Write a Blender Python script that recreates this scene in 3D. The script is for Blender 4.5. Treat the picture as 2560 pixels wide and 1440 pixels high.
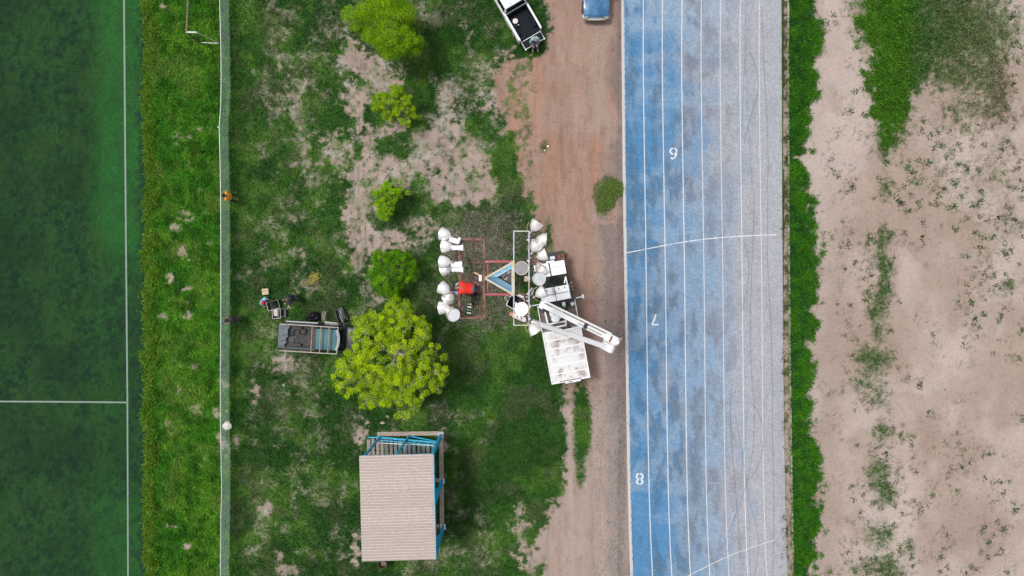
import bpy, math, random
import numpy as np
from mathutils import Vector, Matrix

scene = bpy.context.scene
for o in list(bpy.data.objects):
    bpy.data.objects.remove(o)
C = scene.collection

# ------------------------------------------------------------------ camera
F_PX = 1775.0                     # focal length in pixels of the 2560 px wide photograph
CAM_H = 44.65                     # drone height above the ground, metres
TILT = math.atan(33.0 / F_PX)     # optical axis leans a little to the south of straight down
cam_d = bpy.data.cameras.new('camera')
cam_d.sensor_width = 36.0
cam_d.lens = 36.0 * F_PX / 2560.0
cam_d.clip_start = 0.5
cam_d.clip_end = 3000.0
cam = bpy.data.objects.new('camera', cam_d)
C.objects.link(cam)
cam.location = (0, 0, CAM_H)
cam.rotation_euler = (-TILT, 0, 0)
scene.camera = cam

# ------------------------------------------------------------------ sky, sun, exposure
SUN_EL, SUN_AZ = 66.0, 292.0      # degrees; azimuth clockwise from north (+y)
world = bpy.data.worlds.new('World')
scene.world = world
world.use_nodes = True
wn, wl = world.node_tree.nodes, world.node_tree.links
bg = wn['Background']
sky = wn.new('ShaderNodeTexSky')
sky.sky_type = 'NISHITA'
sky.sun_disc = False
sky.sun_elevation = math.radians(SUN_EL)
sky.sun_rotation = math.radians(SUN_AZ)
sky.air_density = 1.0
sky.dust_density = 3.0
sky.ozone_density = 1.0
hs = wn.new('ShaderNodeHueSaturation')      # thin overcast: the sky light is nearly grey
hs.inputs['Saturation'].default_value = 0.28
wl.new(sky.outputs[0], hs.inputs['Color'])
wl.new(hs.outputs[0], bg.inputs['Color'])
bg.inputs['Strength'].default_value = 0.105
sun_d = bpy.data.lights.new('sun', 'SUN')
sun_d.energy = 1.5
sun_d.angle = math.radians(12)
sun_d.color = (1.0, 0.975, 0.945)
sun = bpy.data.objects.new('sun', sun_d)
C.objects.link(sun)
_a, _e = math.radians(SUN_AZ), math.radians(SUN_EL)
_to_sun = Vector((math.sin(_a) * math.cos(_e), math.cos(_a) * math.cos(_e), math.sin(_e)))
sun.rotation_euler = _to_sun.to_track_quat('Z', 'Y').to_euler()
sun.location = _to_sun * 80
scene.view_settings.view_transform = 'Standard'
scene.view_settings.look = 'None'
scene.view_settings.gamma = 1.0
scene.view_settings.use_curve_mapping = False
scene.view_settings.exposure = 0.46

# ------------------------------------------------------------------ helpers: pixel of the photograph <-> point at a given height
_ct, _st = math.cos(TILT), math.sin(TILT)

def P(u, v, z=0.0):
    dx, dy, dz = (u - 1280.0) / F_PX, -(v - 720.0) / F_PX, -1.0
    wy = dy * _ct + dz * _st
    wz = -dy * _st + dz * _ct
    t = (z - CAM_H) / wz
    return Vector((dx * t, wy * t, z))

def UV(x, y, z=0.0):
    """ground point (arrays) -> map units used to write down where patches lie"""
    wz = z - CAM_H
    cy = y * _ct - wz * _st
    cz = y * _st + wz * _ct
    return 1280.0 + F_PX * x / (-cz), 720.0 - F_PX * cy / (-cz)

_rng = np.random.default_rng(7)

def vnoise(x, y, seed):
    x = np.asarray(x, float); y = np.asarray(y, float)
    xi = np.floor(x).astype(np.int64); yi = np.floor(y).astype(np.int64)
    fx = x - xi; fy = y - yi
    fx = fx * fx * (3 - 2 * fx); fy = fy * fy * (3 - 2 * fy)
    def h(a, b):
        n = (a * 374761393 + b * 668265263 + seed * 974634777) & 0x7FFFFFFF
        n = ((n ^ (n >> 13)) * 1274126177) & 0x7FFFFFFF
        n = ((n ^ (n >> 15)) * 2246822519) & 0x7FFFFFFF
        return ((n ^ (n >> 14)) & 0xFFFFF) / float(0xFFFFF)
    return (h(xi, yi) * (1 - fx) + h(xi + 1, yi) * fx) * (1 - fy) + (h(xi, yi + 1) * (1 - fx) + h(xi + 1, yi + 1) * fx) * fy

def fbm(x, y, seed, octaves=4, gain=0.55):
    s = 0.0; a = 1.0; t = 0.0
    c, sn = math.cos(0.6), math.sin(0.6)
    for k in range(octaves):
        s = s + a * vnoise(x, y, seed + 31 * k); t += a; a *= gain
        x, y = (x * c - y * sn) * 2.03 + 5.1, (x * sn + y * c) * 2.03 + 9.7
    return s / t

def sstep(a, b, x):
    t = np.clip((x - a) / (b - a), 0, 1)
    return t * t * (3 - 2 * t)

def mix(a, b, t):
    t = np.asarray(t)[..., None]
    return np.asarray(a) * (1 - t) + np.asarray(b) * t

# ------------------------------------------------------------------ helpers: meshes
class MB:
    def __init__(s):
        s.v = []; s.f = []
    def add(s, vs, fs):
        n = len(s.v)
        s.v += [tuple(p) for p in vs]
        s.f += [tuple(i + n for i in f) for f in fs]
        return s
    def box(s, c, size, rot=None):
        hx, hy, hz = size[0] / 2, size[1] / 2, size[2] / 2
        m = rot if rot is not None else Matrix.Identity(3)
        c = Vector(c)
        vs = [c + m @ Vector((x, y, z)) for x in (-hx, hx) for y in (-hy, hy) for z in (-hz, hz)]
        return s.add(vs, [(0, 1, 3, 2), (4, 6, 7, 5), (0, 4, 5, 1), (2, 3, 7, 6), (0, 2, 6, 4), (1, 5, 7, 3)])
    def beam(s, p0, p1, w, h, up=(0, 0, 1)):
        p0, p1 = Vector(p0), Vector(p1)
        d = (p1 - p0); L = d.length; d.normalize()
        upv = Vector(up)
        if abs(d.dot(upv)) > 0.98: upv = Vector((1, 0, 0))
        sd = upv.cross(d).normalized(); u2 = d.cross(sd)
        m = Matrix((d, sd, u2)).transposed()
        return s.box((p0 + p1) / 2, (L, w, h), m)
    def tube(s, p0, p1, r0, r1=None, n=8, cap=True):
        p0, p1 = Vector(p0), Vector(p1)
        r1 = r0 if r1 is None else r1
        d = (p1 - p0)
        if d.length < 1e-6: return s
        d.normalize()
        a = d.orthogonal().normalized(); b = d.cross(a)
        vs = []
        for p, r in ((p0, r0), (p1, r1)):
            for k in range(n):
                t = 2 * math.pi * k / n
                vs.append(p + a * (r * math.cos(t)) + b * (r * math.sin(t)))
        fs = [(k, (k + 1) % n, n + (k + 1) % n, n + k) for k in range(n)]
        if cap: fs += [tuple(range(n - 1, -1, -1)), tuple(range(n, 2 * n))]
        return s.add(vs, fs)
    def path(s, pts, radii, n=6):
        pts = [Vector(p) for p in pts]
        if isinstance(radii, (int, float)): radii = [radii] * len(pts)
        vs = []
        for i, p in enumerate(pts):
            d = (pts[min(i + 1, len(pts) - 1)] - pts[max(i - 1, 0)])
            d = d.normalized() if d.length > 1e-7 else Vector((0, 0, 1))
            ref = Vector((0, 0, 1)) if abs(d.z) < 0.9 else Vector((1, 0, 0))
            a = ref.cross(d).normalized(); b = d.cross(a)
            for k in range(n):
                t = 2 * math.pi * k / n
                vs.append(p + (a * math.cos(t) + b * math.sin(t)) * radii[i])
        fs = []
        for i in range(len(pts) - 1):
            for k in range(n):
                fs.append((i * n + k, i * n + (k + 1) % n, (i + 1) * n + (k + 1) % n, (i + 1) * n + k))
        fs += [tuple(range(n - 1, -1, -1)), tuple(range((len(pts) - 1) * n, len(pts) * n))]
        return s.add(vs, fs)
    def lathe(s, prof, n=20, m=None, cap0=False, cap1=False):
        m = m if m is not None else Matrix.Identity(4)
        vs = []
        for r, z in prof:
            for k in range(n):
                t = 2 * math.pi * k / n
                vs.append(m @ Vector((r * math.cos(t), r * math.sin(t), z)))
        fs = []
        for i in range(len(prof) - 1):
            for k in range(n):
                fs.append((i * n + k, i * n + (k + 1) % n, (i + 1) * n + (k + 1) % n, (i + 1) * n + k))
        if cap0: fs.append(tuple(range(n - 1, -1, -1)))
        if cap1: fs.append(tuple(range((len(prof) - 1) * n, len(prof) * n)))
        return s.add(vs, fs)
    def loft(s, rings, close=True, caps=True):
        n = len(rings[0]); vs = [p for r in rings for p in r]; fs = []
        for i in range(len(rings) - 1):
            for k in range(n if close else n - 1):
                fs.append((i * n + k, i * n + (k + 1) % n, (i + 1) * n + (k + 1) % n, (i + 1) * n + k))
        if caps: fs += [tuple(range(n - 1, -1, -1)), tuple(range((len(rings) - 1) * n, len(rings) * n))]
        return s.add(vs, fs)
    def prism(s, poly, z0, z1):
        n = len(poly)
        vs = [(x, y, z0) for x, y in poly] + [(x, y, z1) for x, y in poly]
        fs = [(k, (k + 1) % n, n + (k + 1) % n, n + k) for k in range(n)]
        fs += [tuple(range(n - 1, -1, -1)), tuple(range(n, 2 * n))]
        return s.add(vs, fs)
    def blob(s, c, r, seed=0, rough=0.25, seg=9, rings=6, m=None):
        rnd = random.Random(seed); c = Vector(c); vs = []
        off = [rnd.random() * 6 for _ in range(6)]
        for i in range(rings + 1):
            ph = math.pi * i / rings
            for k in range(seg):
                t = 2 * math.pi * k / seg
                q = 1 + rough * (math.sin(2 * t + off[0]) * 0.5 + math.sin(3 * t + off[1] + ph * 2) * 0.4 + math.sin(ph * 4 + off[2]) * 0.3)
                p = Vector((r[0] * math.sin(ph) * math.cos(t) * q, r[1] * math.sin(ph) * math.sin(t) * q, r[2] * math.cos(ph)))
                vs.append(c + (m @ p if m is not None else p))
        fs = [(i * seg + k, (i + 1) * seg + k, (i + 1) * seg + (k + 1) % seg, i * seg + (k + 1) % seg) for i in range(rings) for k in range(seg)]
        return s.add(vs, fs)
    def mesh(s, name):
        me = bpy.data.meshes.new(name)
        me.from_pydata([tuple(p) for p in s.v], [], s.f)
        me.update()
        return me
    def build(s, name, mat, parent=None, smooth=0, bevel=0.0, loc=None):
        me = s.mesh(name)
        me.materials.append(mat)
        if smooth:
            me.polygons.foreach_set('use_smooth', [True] * len(me.polygons))
            me.set_sharp_from_angle(angle=math.radians(smooth))
        o = bpy.data.objects.new(name, me)
        C.objects.link(o)
        if parent is not None: o.parent = parent
        if loc is not None: o.location = loc
        if bevel > 0:
            b = o.modifiers.new('bevel', 'BEVEL'); b.width = bevel; b.segments = 2
            b.limit_method = 'ANGLE'; b.angle_limit = math.radians(35)
            b.harden_normals = False
        return o

def tag(o, label=None, cat=None, group=None, kind=None):
    if label: o['label'] = label
    if cat: o['category'] = cat
    if group: o['group'] = group
    if kind: o['kind'] = kind
    return o

def empty(name, loc, rz=0.0):
    o = bpy.data.objects.new(name, None)
    C.objects.link(o)
    o.location = loc; o.rotation_euler = (0, 0, rz)
    o.empty_display_size = 0.3
    return o

def share(src, name, parent, loc=None, rot=None):
    """another object on the same mesh data"""
    o = bpy.data.objects.new(name, src.data)
    C.objects.link(o); o.parent = parent
    if loc is not None: o.location = loc
    if rot is not None: o.rotation_euler = rot
    for md in src.modifiers:
        if md.type == 'BEVEL':
            b = o.modifiers.new('bevel', 'BEVEL'); b.width = md.width; b.segments = md.segments
            b.limit_method = 'ANGLE'; b.angle_limit = md.angle_limit
    return o

def np_mesh(name, verts, loops, counts, mat, col=None, dom='POINT', smooth=False):
    """verts (n,3), loops flat vertex indices, counts per face; fast numpy path"""
    me = bpy.data.meshes.new(name)
    me.vertices.add(len(verts)); me.vertices.foreach_set('co', np.asarray(verts, np.float32).ravel())
    counts = np.asarray(counts, np.int32); loops = np.asarray(loops, np.int32)
    me.loops.add(len(loops)); me.loops.foreach_set('vertex_index', loops)
    starts = np.zeros(len(counts), np.int32); starts[1:] = np.cumsum(counts)[:-1]
    me.polygons.add(len(counts)); me.polygons.foreach_set('loop_start', starts)
    if smooth: me.polygons.foreach_set('use_smooth', np.ones(len(counts), bool))
    me.update(calc_edges=True); me.validate()
    if col is not None:
        at = me.attributes.new('tint', 'FLOAT_COLOR', dom)
        rgba = np.ones((len(col), 4), np.float32); rgba[:, :3] = col
        at.data.foreach_set('color', rgba.ravel())
    me.materials.append(mat)
    o = bpy.data.objects.new(name, me)
    C.objects.link(o)
    return o

def grid_mesh(name, X, Y, Z, mat, col=None):
    """X, Y, Z arrays of shape (rows, cols)"""
    r, c = X.shape
    v = np.stack([X.ravel(), Y.ravel(), Z.ravel()], 1)
    i = np.arange(r * c).reshape(r, c)
    q = np.stack([i[:-1, :-1], i[:-1, 1:], i[1:, 1:], i[1:, :-1]], -1).reshape(-1, 4)
    return np_mesh(name, v, q.ravel(), np.full(len(q), 4), mat, None if col is None else col.reshape(-1, 3), smooth=True)

# ------------------------------------------------------------------ materials
MATS = {}
def mat(name, col, rough=0.6, metal=0.0, var=0.0, col2=None, scale=6.0, detail=6.0, lo=0.42, hi=0.62, bump=0.0, bscale=40.0,
        attr=None, fine=0.0, fscale=60.0, trans=0.0, coat=0.0, spec=0.5, emit=None):
    """Principled material; colour mottled with noise between col and col2, optional tint attribute, fine grain and bump"""
    if name in MATS: return MATS[name]
    m = bpy.data.materials.new(name); m.use_nodes = True
    n, l = m.node_tree.nodes, m.node_tree.links
    b = n['Principled BSDF']
    b.inputs['Roughness'].default_value = rough
    b.inputs['Metallic'].default_value = metal
    b.inputs['Specular IOR Level'].default_value = spec
    if coat: b.inputs['Coat Weight'].default_value = coat; b.inputs['Coat Roughness'].default_value = 0.08
    tc = n.new('ShaderNodeTexCoord')
    out = None
    if attr:
        a = n.new('ShaderNodeAttribute'); a.attribute_name = attr; out = a.outputs['Color']
    else:
        rgb = n.new('ShaderNodeRGB'); rgb.outputs[0].default_value = (*col, 1); out = rgb.outputs[0]
    if col2 is not None:
        nz = n.new('ShaderNodeTexNoise'); nz.inputs['Scale'].default_value = scale; nz.inputs['Detail'].default_value = detail
        nz.inputs['Roughness'].default_value = 0.62
        l.new(tc.outputs['Object'], nz.inputs['Vector'])
        mr = n.new('ShaderNodeMapRange'); mr.inputs['From Min'].default_value = lo; mr.inputs['From Max'].default_value = hi
        l.new(nz.outputs['Fac'], mr.inputs['Value'])
        mx = n.new('ShaderNodeMix'); mx.data_type = 'RGBA'
        l.new(mr.outputs[0], mx.inputs['Factor']); l.new(out, mx.inputs['A']); mx.inputs['B'].default_value = (*col2, 1)
        out = mx.outputs['Result']
    if fine > 0:
        nz = n.new('ShaderNodeTexNoise'); nz.inputs['Scale'].default_value = fscale; nz.inputs['Detail'].default_value = 5.0
        nz.inputs['Roughness'].default_value = 0.7
        l.new(tc.outputs['Object'], nz.inputs['Vector'])
        mr = n.new('ShaderNodeMapRange'); mr.inputs['From Min'].default_value = 0.28; mr.inputs['From Max'].default_value = 0.72
        mr.inputs['To Min'].default_value = 1 - fine; mr.inputs['To Max'].default_value = 1 + fine
        l.new(nz.outputs['Fac'], mr.inputs['Value'])
        mx = n.new('ShaderNodeMix'); mx.data_type = 'RGBA'; mx.blend_type = 'MULTIPLY'; mx.inputs['Factor'].default_value = 1
        l.new(out, mx.inputs['A']); l.new(mr.outputs[0], mx.inputs['B'])
        out = mx.outputs['Result']
    if var > 0:
        oi = n.new('ShaderNodeObjectInfo')
        mr = n.new('ShaderNodeMapRange'); mr.inputs['To Min'].default_value = 1 - var; mr.inputs['To Max'].default_value = 1 + var
        l.new(oi.outputs['Random'], mr.inputs['Value'])
        mx = n.new('ShaderNodeMix'); mx.data_type = 'RGBA'; mx.blend_type = 'MULTIPLY'; mx.inputs['Factor'].default_value = 1
        l.new(out, mx.inputs['A']); l.new(mr.outputs[0], mx.inputs['B'])
        out = mx.outputs['Result']
    l.new(out, b.inputs['Base Color'])
    if bump > 0:
        nz = n.new('ShaderNodeTexNoise'); nz.inputs['Scale'].default_value = bscale; nz.inputs['Detail'].default_value = 4.0
        l.new(tc.outputs['Object'], nz.inputs['Vector'])
        bp = n.new('ShaderNodeBump'); bp.inputs['Strength'].default_value = bump; bp.inputs['Distance'].default_value = 0.03
        l.new(nz.outputs['Fac'], bp.inputs['Height']); l.new(bp.outputs[0], b.inputs['Normal'])
    if trans > 0:
        tr = n.new('ShaderNodeBsdfTranslucent'); l.new(out, tr.inputs['Color'])
        ms = n.new('ShaderNodeMixShader'); ms.inputs['Fac'].default_value = trans
        l.new(b.outputs[0], ms.inputs[1]); l.new(tr.outputs[0], ms.inputs[2])
        l.new(ms.outputs[0], n['Material Output'].inputs['Surface'])
    MATS[name] = m
    return m

def worn_paint(name, col, keep=0.5, scale=9.0, rough=0.6, amin=0.25, amax=1.0):
    """paint film that has flaked off in places: holes between the grains show what lies beneath"""
    m = bpy.data.materials.new(name); m.use_nodes = True
    n, l = m.node_tree.nodes, m.node_tree.links
    b = n['Principled BSDF']; b.inputs['Roughness'].default_value = rough; b.inputs['Base Color'].default_value = (*col, 1)
    tc = n.new('ShaderNodeTexCoord')
    nz = n.new('ShaderNodeTexNoise'); nz.inputs['Scale'].default_value = scale; nz.inputs['Detail'].default_value = 8; nz.inputs['Roughness'].default_value = 0.75
    l.new(tc.outputs['Object'], nz.inputs['Vector'])
    mr = n.new('ShaderNodeMapRange'); mr.inputs['From Min'].default_value = 0.62 - 0.3 * keep; mr.inputs['From Max'].default_value = 0.80 - 0.3 * keep
    mr.inputs['To Min'].default_value = amax; mr.inputs['To Max'].default_value = amin
    l.new(nz.outputs['Fac'], mr.inputs['Value'])
    l.new(mr.outputs[0], b.inputs['Alpha'])
    MATS[name] = m
    return m

def ground_material(name):
    """soil and turf meet in fine patches: tint = soil, tint2 = grass, tint2 alpha = cover"""
    m = bpy.data.materials.new(name); m.use_nodes = True
    n, l = m.node_tree.nodes, m.node_tree.links
    b = n['Principled BSDF']; b.inputs['Roughness'].default_value = .95; b.inputs['Specular IOR Level'].default_value = .06
    tc = n.new('ShaderNodeTexCoord')
    a1 = n.new('ShaderNodeAttribute'); a1.attribute_name = 'tint'
    a2 = n.new('ShaderNodeAttribute'); a2.attribute_name = 'tint2'
    def noise(sc, det, ro=.65):
        z = n.new('ShaderNodeTexNoise'); z.inputs['Scale'].default_value = sc; z.inputs['Detail'].default_value = det; z.inputs['Roughness'].default_value = ro
        l.new(tc.outputs['Object'], z.inputs['Vector']); return z.outputs['Fac']
    def mth(op, a, b_):
        z = n.new('ShaderNodeMath'); z.operation = op
        for i, q in enumerate((a, b_)):
            if isinstance(q, (int, float)): z.inputs[i].default_value = q
            else: l.new(q, z.inputs[i])
        return z.outputs[0]
    nz = noise(4.2, 7, .78)
    f = mth('ADD', mth('MULTIPLY', a2.outputs['Alpha'], 1.5), mth('MULTIPLY', mth('SUBTRACT', nz, .5), 2.3))
    mr = n.new('ShaderNodeMapRange'); mr.interpolation_type = 'SMOOTHSTEP'; mr.inputs['From Min'].default_value = .05; mr.inputs['From Max'].default_value = 1.22
    l.new(f, mr.inputs['Value'])
    def vary(col, sc, amt):
        z = n.new('ShaderNodeMapRange'); z.inputs['From Min'].default_value = .3; z.inputs['From Max'].default_value = .7; z.inputs['To Min'].default_value = 1 - amt; z.inputs['To Max'].default_value = 1 + amt
        l.new(noise(sc, 6, .7), z.inputs['Value'])
        mx = n.new('ShaderNodeMix'); mx.data_type = 'RGBA'; mx.blend_type = 'MULTIPLY'; mx.inputs['Factor'].default_value = 1
        l.new(col, mx.inputs['A']); l.new(z.outputs[0], mx.inputs['B']); return mx.outputs['Result']
    mx = n.new('ShaderNodeMix'); mx.data_type = 'RGBA'
    l.new(mr.outputs[0], mx.inputs['Factor']); l.new(vary(a1.outputs['Color'], 8.0, .15), mx.inputs['A']); l.new(vary(a2.outputs['Color'], 10.0, .42), mx.inputs['B'])
    l.new(mx.outputs['Result'], b.inputs['Base Color'])
    bp = n.new('ShaderNodeBump'); bp.inputs['Strength'].default_value = .6; bp.inputs['Distance'].default_value = .03
    l.new(noise(20, 5), bp.inputs['Height']); l.new(bp.outputs[0], b.inputs['Normal'])
    MATS[name] = m
    return m
# ------------------------------------------------------------------ where grass grows and what soil lies bare (map units: see UV)
def interp(v, pts):
    p = np.array(pts, float)
    return np.interp(v, p[:, 0], p[:, 1])

DIRT_EDGE = [(-400, 1370), (0, 1366), (60, 1372), (118, 1376), (142, 1352), (152, 1258), (200, 1236), (260, 1258), (330, 1272), (400, 1302), (470, 1302),
             (540, 1338), (600, 1376), (700, 1382), (800, 1404), (850, 1424), (900, 1400), (950, 1396), (1000, 1402), (1100, 1416), (1160, 1413),
             (1230, 1402), (1280, 1382), (1330, 1352), (1380, 1340), (1440, 1350), (1900, 1350)]
TRACK_L = [(-400, 1552), (0, 1555), (480, 1559), (960, 1567), (1200, 1570.5), (1440, 1577), (1560, 1583), (1900, 1620)]
TRACK_R = [(-400, 1952), (0, 1953.5), (480, 1955), (960, 1958.5), (1200, 1961.5), (1440, 1968), (1560, 1974), (1900, 2000)]
KERB_R = [(-400, 1969), (0, 1970), (480, 1971), (960, 1975), (1440, 1983), (1560, 1988), (1900, 2010)]
# (u, v, radius u, radius v, grass cover)
PATCH = [
 (690,50,24,58,.42),(870,40,32,60,.6),(830,85,25,20,.4),(760,165,20,14,.42),(825,165,22,20,.42),(740,215,24,30,.4),(655,175,18,22,.45),
 (880,140,26,40,.12),(918,160,58,42,.08),(962,195,38,34,.10),(884,240,42,36,.16),(905,250,50,38,.06),(660,220,32,30,.5),(735,250,17,48,.34),
 (760,205,28,9,.2),(690,280,28,22,.42),(750,300,22,24,.38),(745,328,27,27,.36),(768,395,27,48,.26),(720,400,22,30,.45),(840,370,36,40,.24),
 (930,320,42,58,.06),(950,380,72,62,.08),(1010,400,72,50,.16),(930,430,52,32,.06),(985,316,28,14,.04),(790,150,30,40,.5),(800,250,30,60,.55),
 (1090,205,32,42,.42),(1100,232,28,22,.26),(1132,222,48,52,.24),(1165,190,52,32,.42),(1200,172,42,27,.32),(1100,310,62,22,.3),(1112,352,66,48,.06),
 (1142,382,72,42,.08),(1050,370,50,50,.16),(1180,400,52,42,.14),(1070,50,26,42,.34),(1160,60,22,36,.5),(1172,112,10,26,.25),(1230,330,40,40,.45),
 (1080,128,72,52,1.0),(1052,240,34,62,1.0),(985,368,54,24,.95),(938,290,20,40,.97),(1256,415,26,50,.97),(1210,300,46,60,.62),(1120,20,60,30,.75),
 (1290,200,60,62,.08),(1260,250,46,42,.14),(1110,410,40,30,.1),(1160,440,60,34,.05),(1020,450,50,20,.2),
 (905,490,36,62,.05),(900,560,36,62,.09),(930,600,62,42,.10),(990,600,62,26,.16),(1062,560,56,32,.2),(1092,470,60,46,.05),(1160,490,62,36,.04),
 (1212,470,52,30,.08),(1042,500,20,42,.97),(962,548,42,18,.9),(1110,530,27,24,.95),(1262,462,20,32,.95),(1310,540,25,32,.75),(1200,545,42,32,.65),
 (790,460,26,42,.38),(730,540,16,16,.42),(740,635,30,32,.36),(772,716,32,16,.25),(700,640,22,22,.42),(895,680,26,52,.08),(908,640,20,42,.09),
 (930,740,26,26,.25),(1082,690,24,34,.38),(1105,670,26,30,.3),(660,650,20,30,.5),(760,690,40,20,.45),(620,570,16,24,.45),
 (700,906,24,18,.12),(718,916,30,16,.14),(665,915,14,12,.3),(645,980,10,15,.15),(700,965,40,20,.6),(742,940,52,36,.45),(780,1000,32,32,.5),(730,1025,12,9,.3),
 (905,1085,12,34,.16),(585,1107,15,22,.08),(665,1275,22,24,.16),(650,1312,26,22,.4),(745,1222,22,32,.46),(700,1390,16,16,.3),(727,1420,22,22,.22),
 (630,1360,20,24,.42),(886,1375,16,38,.06),(660,1200,30,30,.6),(1150,1030,22,26,.42),(1190,1052,16,16,.36),(1345,1000,13,11,.22),(1112,1110,12,28,.2),
 (1120,1190,12,28,.2),(1200,1290,16,16,.42),(1300,1272,13,42,.1),(1312,1350,32,62,.06),(1342,1402,42,42,.08),(1360,1425,24,20,.97),(1335,1345,24,26,.78),
 (1365,1255,30,20,.8),(1250,930,120,90,1.0),(1300,1100,100,110,1.05),(1250,1200,80,60,1.0),(1190,720,120,110,.8),(850,760,60,60,.85),(1180,1380,90,50,.6),
 (1455,1060,21,115,.97),(1452,1190,14,30,.6),(1518,470,30,34,.62),(1512,515,22,30,.62),(1361,367,15,19,.45),(1372,600,14,60,.5),(1412,640,6,14,.6),
 (600,320,20,30,.5),(600,250,20,120,.95),(600,690,18,24,.4),(612,760,22,40,.95),(610,610,26,40,.97),(590,1230,20,100,1.0),
]
BANK_BARE = [(418,18,14,14,.2),(470,340,20,10,.35),(440,348,10,20,.4),(505,325,18,8,.3),(480,410,8,14,.3),(460,545,24,18,.3),(440,570,10,14,.25),
 (458,632,16,22,.08),(435,700,14,16,.1),(465,722,14,12,.1),(466,757,12,8,.12),(472,782,15,12,.06),(410,790,16,10,.2),(525,610,14,10,.25),(515,520,16,26,.45),
 (490,912,18,14,.15),(445,980,10,12,.2),(490,1025,20,14,.35),(505,1045,10,14,.3),(420,1068,10,18,.3),(447,1085,8,10,.3),(520,1150,16,12,.45),(428,1315,12,8,.1),
 (465,1365,16,10,.1),(560,965,16,12,.2),(545,1030,9,22,.2),(512,240,14,30,.6),(560,1110,20,34,.1),(450,900,20,20,.5),(500,480,10,10,.35)]
FIELD_GREEN = [(2255,50,105,110,1.05),(2232,180,66,90,1.0),(2228,260,42,90,.95),(2215,340,28,60,.8),(2400,80,150,120,.66),(2420,180,80,50,.55),(2480,250,55,85,.55),
 (2400,300,60,60,.42),(2300,170,40,40,.7),(2220,470,26,36,.42),(2210,590,16,40,.5),(2205,660,28,40,.55),(2215,720,26,30,.5),(2190,770,30,40,.45),(2200,830,26,40,.4),
 (2185,900,44,40,.5),(2170,960,44,34,.4),(2200,1000,40,30,.32),(2205,1080,28,26,.4),(2190,1180,34,24,.5),(2210,1230,30,40,.5),(2200,1340,42,34,.45),(2210,1420,60,34,.5),
 (2140,1430,24,16,.4),(2270,1370,20,26,.4),(2460,600,70,180,.16),(2400,420,140,120,.16),(2520,720,30,30,.4),(2535,560,30,40,.28),(2420,760,60,60,.06),(2500,440,60,90,.24)]
FIELD_TAN = [(2370,800,40,46,.75),(2450,1320,90,90,.9),(2520,1200,60,60,.5),(2470,1000,60,70,.45),(2090,1000,30,420,.45),(2120,1150,34,300,.3),(2300,470,24,70,.5),
 (2160,620,40,30,.4),(2100,560,60,50,.3),(2360,1350,50,60,.5),(2090,130,40,60,.25),(2250,870,26,90,.5),(2420,1180,30,14,.5)]

def blend(field, u, v, lst, warp, du, dv):
    uu, vv = u + du, v + dv
    for (a, b, ru, rv, g) in lst:
        sel = (np.abs(uu - a) < ru * 2.2) & (np.abs(vv - b) < rv * 2.2)
        if not sel.any(): continue
        d = np.sqrt(((uu[sel] - a) / ru) ** 2 + ((vv[sel] - b) / rv) ** 2) + warp[sel]
        w = 1 - sstep(0.38, 1.48, d)
        field[sel] = field[sel] * (1 - w) + g * w
    return field

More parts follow.
